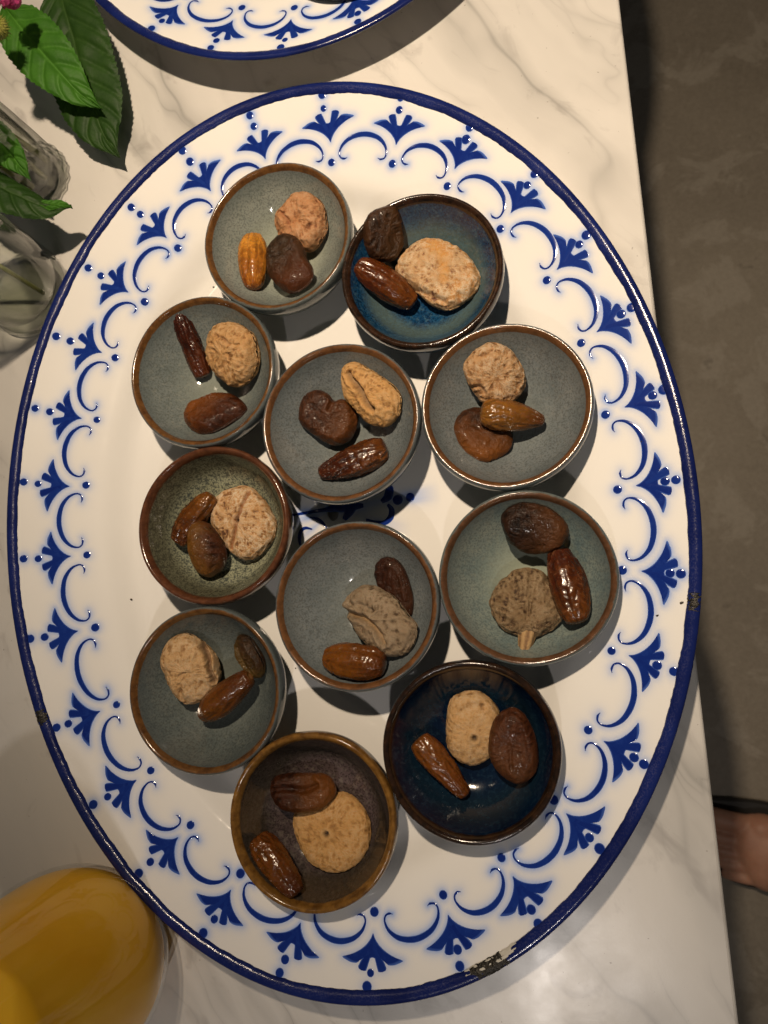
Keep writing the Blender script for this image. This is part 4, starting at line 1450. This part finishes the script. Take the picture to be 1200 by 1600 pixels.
GLASS = mat_glass('clear_thin_glass', (0.965, 0.97, 0.96), 1.40, 0.0, 0.5)
THICK = mat_glass('thick_glass', (0.92, 0.93, 0.91), 1.60, 0.0, 0.3)
WATER = mat_glass('water', (0.965, 0.97, 0.94), 1.20, 0.0, 0.75)
CUT = mat_glass('cut_glass', (0.92, 0.925, 0.91), 1.75, 0.0, 0.12)
JUICE_GLASS = mat_glass('juice_glass_wall', (0.95, 0.95, 0.94), 1.34, 0.0, 0.95)


def vessel(name, cpx, prof_out, wall, label, cat, facets=0, base_from=0.0, glass=GLASS, zref=0.0):
    c = px(*cpx, zref)
    root = empty(name, (c[0], c[1], 0.0004))
    seg = facets if facets else 72
    po = np.array(prof_out)
    V, Fc = lathe(po.tolist(), seg)
    mesh_obj('wall', V, Fc, glass, root, smooth=not facets)
    pin = [(max(r - wall, 0.001), z) for r, z in prof_out if z >= base_from]
    V, Fc = lathe(pin, 48, flip=True)
    mesh_obj('inner_wall', V, Fc, glass, root)
    rt, zt = prof_out[-1]
    lip = [(rt + 0.0, zt - 0.0004), (rt + 0.0002, zt + 0.0004), (rt - wall * 0.5, zt + 0.0010), (rt - wall - 0.0002, zt + 0.0004), (rt - wall, zt - 0.0004)]
    V, Fc = lathe(lip, 72)
    mesh_obj('lip', V, Fc, glass, root)
    tag(root, label, cat)
    return root


# faceted bud vase with the leafy stems
vase_c = px(62, 283, 0)
vase = empty('bud_vase', (vase_c[0], vase_c[1], 0.0004))
tag(vase, 'small faceted clear glass vase holding leafy stems', 'vase')
def fluted(profile, n, depth):
    """lathe whose outline alternates between ridge and groove, like cut glass"""
    V, Fc = lathe(profile, n * 4)
    P = np.array(V)
    k = np.repeat(np.arange(n * 4), len(profile))
    P[:, :2] *= (1 - depth * np.array([0.0, 0.55, 1.0, 0.55])[k % 4])[:, None]
    return P, Fc


V, Fc = fluted([(0.0225, 0.009), (0.0225, 0.030), (0.0218, 0.055), (0.0205, 0.078)], 11, 0.055)
mesh_obj('wall', V, Fc, CUT, vase, smooth=False)
V, Fc = lathe([(0.0, 0.0092), (0.016, 0.0092), (0.0180, 0.012), (0.0184, 0.030), (0.0180, 0.055), (0.0176, 0.078)], 48, flip=True)
mesh_obj('inner_wall', V, Fc, GLASS, vase)
V, Fc = fluted([(0.0, 0.0), (0.0195, 0.0), (0.0228, 0.0012), (0.0242, 0.0035), (0.0238, 0.0056), (0.0222, 0.0066), (0.0234, 0.0078), (0.0215, 0.0090), (0.0, 0.0090)], 18, 0.05)
mesh_obj('foot', V, Fc, CUT, vase, smooth=False)
V, Fc = lathe([(0.0, 0.0096), (0.0155, 0.0096), (0.0177, 0.0122), (0.0181, 0.030), (0.0178, 0.050), (0.0, 0.050)], 48)
o = mesh_obj('vase_water', V, Fc, WATER)
o.location = vase.location
tag(o, 'clear greenish water inside the faceted vase', 'water')

# plain tumbler of water, half under the platter rim
gl_c = px(52, 462, 0)
tum = empty('water_tumbler', (gl_c[0], gl_c[1], 0.0004))
tag(tum, 'plain clear glass tumbler of water touching the platter rim', 'glass')
V, Fc = lathe([(0.0, 0.0), (0.022, 0.0), (0.0268, 0.0015), (0.0290, 0.0050), (0.0298, 0.012), (0.0305, 0.04), (0.0315, 0.095)], 72)
mesh_obj('wall', V, Fc, GLASS, tum)
V, Fc = lathe([(0.0, 0.009), (0.018, 0.009), (0.0245, 0.0110), (0.0272, 0.016), (0.0282, 0.04), (0.0295, 0.095)], 72, flip=True)
mesh_obj('inner_wall', V, Fc, GLASS, tum)
V, Fc = lathe([(0.0, 0.0012), (0.021, 0.0012), (0.0262, 0.0028), (0.0275, 0.0055), (0.0240, 0.0078), (0.0, 0.0082)], 72)
mesh_obj('thick_base', V, Fc, THICK, tum)
V, Fc = lathe([(0.0, 0.0094), (0.018, 0.0094), (0.0242, 0.0113), (0.0268, 0.016), (0.0278, 0.04), (0.0284, 0.062), (0.0, 0.062)], 72)
o = mesh_obj('tumbler_water', V, Fc, WATER)
o.location = tum.location
tag(o, 'still water inside the plain tumbler', 'water')
stem_g = NT('green_stem')
stem_g.set(color=stem_g.ramp(stem_g.noise(200, 3), [(0.3, (0.16, 0.19, 0.05)), (0.7, (0.30, 0.30, 0.11))]), rough=0.45)
STEM = stem_g.m
a_, b_ = np.array([0.016, -0.004, 0.0105]), np.array([-0.022, 0.010, 0.115])
V, Fc = tube([a_ + (b_ - a_) * s + np.array([0, 0.003 * math.sin(3 * s), 0]) for s in np.linspace(0, 1, 14)], 0.0014, 10)
o = mesh_obj('flower_stem', V, Fc, STEM)
o.location = tum.location
tag(o, 'single thin green stem standing in the plain tumbler', 'stem')

# juice glass at the corner
jc = px(110, 1512, 0.040)
jg = empty('juice_glass', (jc[0], jc[1], 0.0004))
tag(jg, 'rounded stemless glass filled with orange juice', 'glass')
jprof = [(0.0, 0.0008), (0.020, 0.0), (0.0255, 0.0010), (0.0335, 0.0065), (0.0420, 0.0160), (0.0475, 0.0290), (0.0495, 0.0430), (0.0488, 0.0600), (0.0465, 0.0850), (0.0435, 0.1150), (0.0415, 0.1400), (0.0408, 0.1500)]
jd = catmull(jprof, 4, False)
V, Fc = lathe(jd.tolist(), 96)
mesh_obj('wall', V, Fc, JUICE_GLASS, jg)
rimp = [(0.0408, 0.1498), (0.0410, 0.1506), (0.0403, 0.1511), (0.0396, 0.1506), (0.0397, 0.1498)]
V, Fc = lathe(rimp, 96)
mesh_obj('lip', V, Fc, GLASS, jg)
t = NT('orange_juice')
t.set(color=t.ramp(t.noise(28, 3, 0.5), [(0.3, (0.88, 0.44, 0.012)), (0.7, (0.94, 0.52, 0.025))]), rough=0.55, spec=0.15, sss=0.08, sss_scale=0.006)
t.b.inputs['Subsurface Radius'].default_value = (1.0, 0.45, 0.08)
jin = [(max(r - 0.0020, 0.0), z + (0.0035 if r < 0.03 else 0.0010)) for r, z in jd.tolist() if z < 0.128]
jin[0] = (0.0, jin[0][1])
jin.append((0.0, jin[-1][1]))
V, Fc = lathe(jin, 96)
o = mesh_obj('orange_juice', V, Fc, t.m)
o.location = jg.location
tag(o, 'cloudy orange juice filling the rounded stemless glass', 'juice')

# ------------------------------------------------------------------ leafy stems in the vase
def mat_leaf(name, c0, c1, vein):
    t = NT(name)
    c = t.mix(t.ramp(t.noise(70, 4, 0.6), [(0.3, 0), (0.7, 1)]), c0, c1)
    c = t.mix(t.math('MULTIPLY', t.attr('vein'), 0.55), c, vein)
    t.set(color=c, rough=0.56, spec=0.32, normal=t.bump(t.noise(900, 3, 0.6), 0.4, 0.0004))
    tl = t.n('ShaderNodeBsdfTranslucent')
    t.l(c, tl.inputs[0])
    mx = t.n('ShaderNodeMixShader')
    mx.inputs[0].default_value = 0.28
    t.l(t.b.outputs[0], mx.inputs[1])
    t.l(tl.outputs[0], mx.inputs[2])
    t.l(mx.outputs[0], t.out.inputs['Surface'])
    return t.m


bq = empty('leafy_stems', tuple(vase.location))
tag(bq, 'green serrated-leaf stems with a pink blossom standing in the faceted vase', 'plant')
BQ = np.array(vase.location)


def leaf(mid_px, zs, half, mat, seed=0, nveins=8, cup=0.10, fold=0.0, teeth=24, roll=0.0, tooth=0.036, broad=False):
    """mid_px: midrib in photo pixels, zs: height of each point, half: greatest half width in metres"""
    mid = np.array([px(u, v, z) for (u, v), z in zip(mid_px, zs)])
    mid = catmull(mid, 16, False)
    s = np.concatenate([[0], np.cumsum(np.linalg.norm(np.diff(mid, axis=0), axis=1))])
    L = s[-1]
    nu, nv = 170, 49
    uu = np.linspace(0, 1, nu)
    M = np.stack([np.interp(uu * L, s, mid[:, k]) for k in range(3)], 1)
    T = np.gradient(M, axis=0)
    T /= np.linalg.norm(T, axis=1)[:, None]
    S = np.cross(T, [0, 0, 1.0])
    S /= np.linalg.norm(S, axis=1)[:, None]
    cr, sr = math.cos(roll), math.sin(roll)
    U = np.cross(S, T)
    S, U = S * cr + U * sr, U * cr - S * sr
    w = half * np.interp(uu, [0, 0.05, 0.15, 0.3, 0.42, 0.55, 0.7, 0.82, 0.9, 0.95, 1.0], [0.02, 0.42, 0.80, 0.96, 1.0, 0.99, 0.90, 0.64, 0.32, 0.12, 0.0] if broad else [0.02, 0.42, 0.80, 0.98, 1.0, 0.94, 0.74, 0.47, 0.23, 0.09, 0.0])
    saw = (uu * teeth) % 1.0
    vv = np.linspace(-1, 1, nv)
    V, vein = [], []
    for i in range(nu):
        for j in range(nv):
            v = vv[j]
            av = abs(v)
            edge = max(0, (av - 0.86) / 0.14)
            ww = w[i] * (1 + tooth * edge * (1.0 - 1.6 * saw[i]))
            # lateral veins sweep toward the tip
            ph = uu[i] - 0.22 * av ** 1.2 * (1 - 0.3 * uu[i])
            q = (ph * nveins + (0.5 if v > 0 else 0)) % 1.0
            dv = min(q, 1 - q)
            vn = math.exp(-(dv / 0.07) ** 2) * (1 - 0.5 * av)
            mr = math.exp(-(av * half / 0.0012) ** 2)
            q2 = (av * 9 + 0.6 * math.sin(ph * nveins * 6.28)) % 1.0
            net = 0.35 * math.exp(-(min(q2, 1 - q2) / 0.12) ** 2)
            hgt = 0.0012 * (1 - math.exp(-(dv / 0.16) ** 2)) * min(1, av * 5) * (1 - edge) - 0.0010 * mr - 0.0004 * net * min(1, av * 4)
            y = v * ww
            up = hgt - cup * ww * av * av + fold * ww * av
            V.append(M[i] + S[i] * y + U[i] * up - BQ)
            vein.append(min(1, max(vn * 0.8, mr, net * 0.5)))
    V = np.array(V)
    V[:, 2] += 0.0012 * fbm(V, 55, seed, 2)
    return mesh_obj('leaf', V, grid_faces(nu, nv), mat, bq, attrs={'vein': vein})


LEAF_B = mat_leaf('leaf_bright', (0.034, 0.130, 0.009), (0.060, 0.195, 0.016), (0.10, 0.27, 0.035))
LEAF_D = mat_leaf('leaf_deep', (0.015, 0.048, 0.006), (0.028, 0.075, 0.010), (0.045, 0.10, 0.017))
leaf([(88, -30), (108, 40), (130, 120), (153, 190), (171, 226), (189, 248)], [0.034, 0.032, 0.027, 0.021, 0.017, 0.013], 0.0228, LEAF_D, 1, 9, 0.05, 0.02, 30, broad=True)
leaf([(8, 12), (38, 50), (80, 98), (118, 140), (140, 157), (161, 172)], [0.046, 0.046, 0.042, 0.036, 0.032, 0.029], 0.0176, LEAF_B, 2, 7, 0.10, 0.16, 22)
leaf([(-40, 190), (-10, 215), (20, 246), (48, 282)], [0.052, 0.050, 0.046, 0.040], 0.0105, LEAF_B, 3, 6, 0.15, 0.25, 16)
leaf([(-60, 250), (-10, 285), (40, 310), (80, 325), (112, 322)], [0.050, 0.046, 0.040, 0.034, 0.031], 0.0140, LEAF_D, 4, 7, 0.30, -0.10, 18, roll=0.55)
leaf([(52, 318), (75, 320), (95, 318), (112, 324)], [0.0350, 0.0352, 0.034, 0.033], 0.0038, LEAF_B, 5, 5, 0.2, 0.1, 8, roll=0.3)

for k, (a0, r0, a1, r1, h1) in enumerate([(-0.5, 0.0145, 2.6, 0.008, 0.100), (0.3, 0.0140, 2.0, 0.012, 0.096), (-1.2, 0.0140, 2.9, 0.014, 0.104), (1.0, 0.0135, 2.2, 0.006, 0.098), (-0.1, 0.0100, 3.4, 0.010, 0.092), (-0.9, 0.0080, 1.5, 0.010, 0.09), (0.6, 0.0070, 3.0, 0.003, 0.095)]):
    p0 = np.array([r0 * math.cos(a0), r0 * math.sin(a0), 0.0105 + 0.002 * k])
    p1 = np.array([r1 * math.cos(a1), r1 * math.sin(a1), h1])
    V, Fc = tube([p0 + (p1 - p0) * s + np.array([0.0015 * math.sin(4 * s + k), 0.0015 * math.cos(3 * s + k), 0]) for s in np.linspace(0, 1, 16)], 0.0017 + 0.0004 * (k % 3), 10)
    mesh_obj('stem', V, Fc, STEM, bq)

# pink blossom and spiky green head, both just inside the corner of the picture
PINK = NT('pink_petal')
PINK.set(color=PINK.ramp(PINK.noise(400, 3), [(0.3, (0.42, 0.03, 0.15)), (0.7, (0.62, 0.09, 0.27))]), rough=0.5, sss=0.1, sss_scale=0.002)
fc = px(17, -3, 0.076) - BQ
bl = empty('blossom', tuple(fc))
bl.parent = bq
pv, pf = [], []
for a in np.linspace(0, 2 * np.pi, 10, endpoint=False):
    pv.append((0.0016 + 0.0016 * math.cos(a), 0.0014 * math.sin(a), 0.0006 * math.cos(2 * a)))
pf.append(tuple(range(10)))
pet_me = None
for k in range(46):
    u = 1 - (k + 0.5) / 46 * 1.15
    az = k * 2.39996
    rr = math.sqrt(max(0, 1 - u * u))
    n = Vector((rr * math.cos(az), rr * math.sin(az), u))
    if pet_me is None:
        o = mesh_obj('petal', pv, pf, PINK.m, bl)
        pet_me = o.data
    else:
        o = bpy.data.objects.new('petal', pet_me)
        COL.objects.link(o)
        o.parent = bl
    o.location = n * 0.0068
    o.rotation_euler = (n.to_track_quat('Z', 'X') @ Vector((0, 0, 1)).rotation_difference(Vector((0.3 * math.sin(k), 0.3 * math.cos(k), 1)))).to_euler()
V, Fc = lathe([(0.0, -0.006), (0.004, -0.004), (0.0062, 0), (0.004, 0.0046), (0.0, 0.006)], 20)
mesh_obj('blossom_core', V, Fc, PINK.m, bl)
SPK = NT('spiky_head')
SPK.set(color=SPK.ramp(SPK.noise(300, 3), [(0.3, (0.20, 0.23, 0.03)), (0.7, (0.38, 0.36, 0.08))]), rough=0.55)
hc = px(-6, 42, 0.074) - BQ
V, Fc = lathe([(0.0, -0.0062), (0.004, -0.005), (0.0060, 0), (0.0042, 0.0046), (0.0, 0.0062)], 24)
V = [tuple(v) for v in V]
Fc = list(Fc)
for k in range(260):
    u = 1 - (k + 0.5) / 260 * 2
    az = k * 2.39996
    rr = math.sqrt(max(0, 1 - u * u))
    n = Vector((rr * math.cos(az), rr * math.sin(az), u))
    x = n.orthogonal().normalized()
    y = n.cross(x)
    b0 = len(V)
    for q in (0, 2.09, 4.19):
        V.append(tuple(n * 0.0056 + x * 0.00035 * math.cos(q) + y * 0.00035 * math.sin(q)))
    V.append(tuple(n * (0.0078 + 0.0012 * math.sin(k * 1.7)) + x * 0.0006 * math.sin(k)))
    Fc += [(b0, b0 + 1, b0 + 3), (b0 + 1, b0 + 2, b0 + 3), (b0 + 2, b0, b0 + 3)]
o = mesh_obj('flower_bud', V, Fc, SPK.m, bq)
o.location = tuple(hc)

# ------------------------------------------------------------------ the foot of a person standing at the table
SKIN = NT('skin')
SKIN.set(color=SKIN.mix(SKIN.ramp(SKIN.noise(25, 4, 0.6), [(0.3, 0), (0.7, 1)]), (0.42, 0.20, 0.125), (0.55, 0.29, 0.19)), rough=0.5, sss=0.15, sss_scale=0.01,
         normal=SKIN.bump(SKIN.noise(260, 4, 0.6), 0.25, 0.002))
SKIN = SKIN.m


def chain(pts, rad, sub=6, seg=22, sy=None):
    p = catmull(np.array(pts, float), sub, False)
    r = np.interp(np.linspace(0, 1, len(p)), np.linspace(0, 1, len(rad)), rad)
    return p, r


def build_foot():
    """toes toward -x, big toe toward +y, sole at z = 0, heel at x = 0.25; one skin over overlapping balls"""
    bm = bmesh.new()

    def ball(c, rx, ry, rz):
        m = Matrix.Translation(c) @ Matrix.Diagonal((rx, ry, rz, 1))
        bmesh.ops.create_uvsphere(bm, u_segments=20, v_segments=14, radius=1, matrix=m)
    # heel, arch, ball
    body = [(0.236, 0.000, 0.026, .026, .028, .027), (0.215, 0.000, 0.030, .032, .032, .030), (0.185, -0.002, 0.034, .035, .031, .034),
            (0.155, -0.004, 0.034, .035, .031, .034), (0.125, -0.005, 0.030, .034, .034, .030), (0.098, -0.003, 0.025, .032, .040, .025), (0.074, -0.001, 0.021, .028, .045, .021),
            (0.058, 0.010, 0.0185, .024, .036, .0185), (0.068, 0.028, 0.0195, .024, .020, .0195), (0.080, -0.030, 0.017, .024, .018, .017)]
    for c in range(len(body) - 1):
        for s in (0, 0.5):
            if c > 6 and s:
                continue
            q = [body[c][k] * (1 - s) + body[c + 1][k] * s for k in range(6)]
            ball(Vector(q[:3]), *q[3:])
    ball(Vector(body[-1][:3]), *body[-1][3:])
    # five toes of different length
    toes = [((0.052, 0.029), (-0.006, 0.030), 0.0135, 0.0125), ((0.048, 0.007), (-0.004, 0.0075), 0.0095, 0.0085), ((0.052, -0.009), (0.006, -0.0095), 0.0088, 0.0080),
            ((0.060, -0.023), (0.018, -0.025), 0.0084, 0.0076), ((0.070, -0.036), (0.034, -0.039), 0.0080, 0.0074)]
    for (a, b, r0, r1) in toes:
        for s in np.linspace(0, 1, 9):
            z = 0.017 * (1 - s) + 0.010 * s + 0.005 * math.sin(math.pi * s)
            r = r0 * (1 - s) + r1 * s
            ball(Vector((a[0] * (1 - s) + b[0] * s, a[1] * (1 - s) + b[1] * s, max(z, r * 0.95))), r * 1.1, r, r * 0.95)
    # ankle and shin
    for s in np.linspace(0, 1, 16):
        z = 0.045 + 0.33 * s
        r = float(np.interp(s, [0, .12, .25, .5, .8, 1], [.036, .034, .032, .038, .050, .054]))
        ball(Vector((0.200 + 0.02 * s, 0.0, z)), r * 1.08, r * 0.93, 0.03)
    for sy in (1, -1):
        ball(Vector((0.200, sy * 0.026, 0.068)), .014, .012, .014)
    me = bpy.data.meshes.new('tmp_foot')
    bm.to_mesh(me)
    bm.free()
    tmp = bpy.data.objects.new('tmp_foot', me)
    COL.objects.link(tmp)
    md = tmp.modifiers.new('r', 'REMESH')
    md.mode = 'VOXEL'
    md.voxel_size = 0.0022
    sm = tmp.modifiers.new('s', 'SMOOTH')
    sm.factor = 0.6
    sm.iterations = 5
    dg = bpy.context.evaluated_depsgraph_get()
    out = bpy.data.meshes.new_from_object(tmp.evaluated_get(dg))
    bpy.data.objects.remove(tmp)
    out.polygons.foreach_set('use_smooth', [True] * len(out.polygons))
    return out


fm = build_foot()
fm.name = 'person'
fm.materials.clear()
fm.materials.append(SKIN)
person = bpy.data.objects.new('person', fm)
COL.objects.link(person)
f0 = px(1116, 1312, FLOOR_Z + 0.03)
person.location = (f0[0] - 0.012, f0[1], FLOOR_Z + 0.0125)
person.rotation_euler = (0, 0, R_(-8))
tag(person, 'bare foot of a person in a thin black sandal on the concrete floor', 'person')
sole = [(-0.016, 0.036), (-0.012, 0.046), (0.02, 0.052), (0.06, 0.058), (0.10, 0.058), (0.14, 0.052), (0.19, 0.046), (0.24, 0.038), (0.268, 0.018), (0.270, -0.018), (0.24, -0.036), (0.18, -0.041),
        (0.12, -0.046), (0.07, -0.052), (0.035, -0.048), (0.012, -0.034), (-0.008, -0.006)]
so = catmull(sole, 5)
n = len(so)
V = [(x, y, -0.0118) for x, y in so] + [(x, y, -0.002) for x, y in so] + [(x * 0.985 + 0.002, y * 0.96, 0.0005) for x, y in so]
Fc = [tuple(range(n))[::-1], tuple(range(2 * n, 3 * n))]
for k in range(2):
    for i in range(n):
        i2 = (i + 1) % n
        Fc.append((k * n + i, k * n + i2, (k + 1) * n + i2, (k + 1) * n + i))
mesh_obj('sandal', V, Fc, plain('black_sandal_sole', (0.018, 0.016, 0.015), 0.55), person, smooth=False)
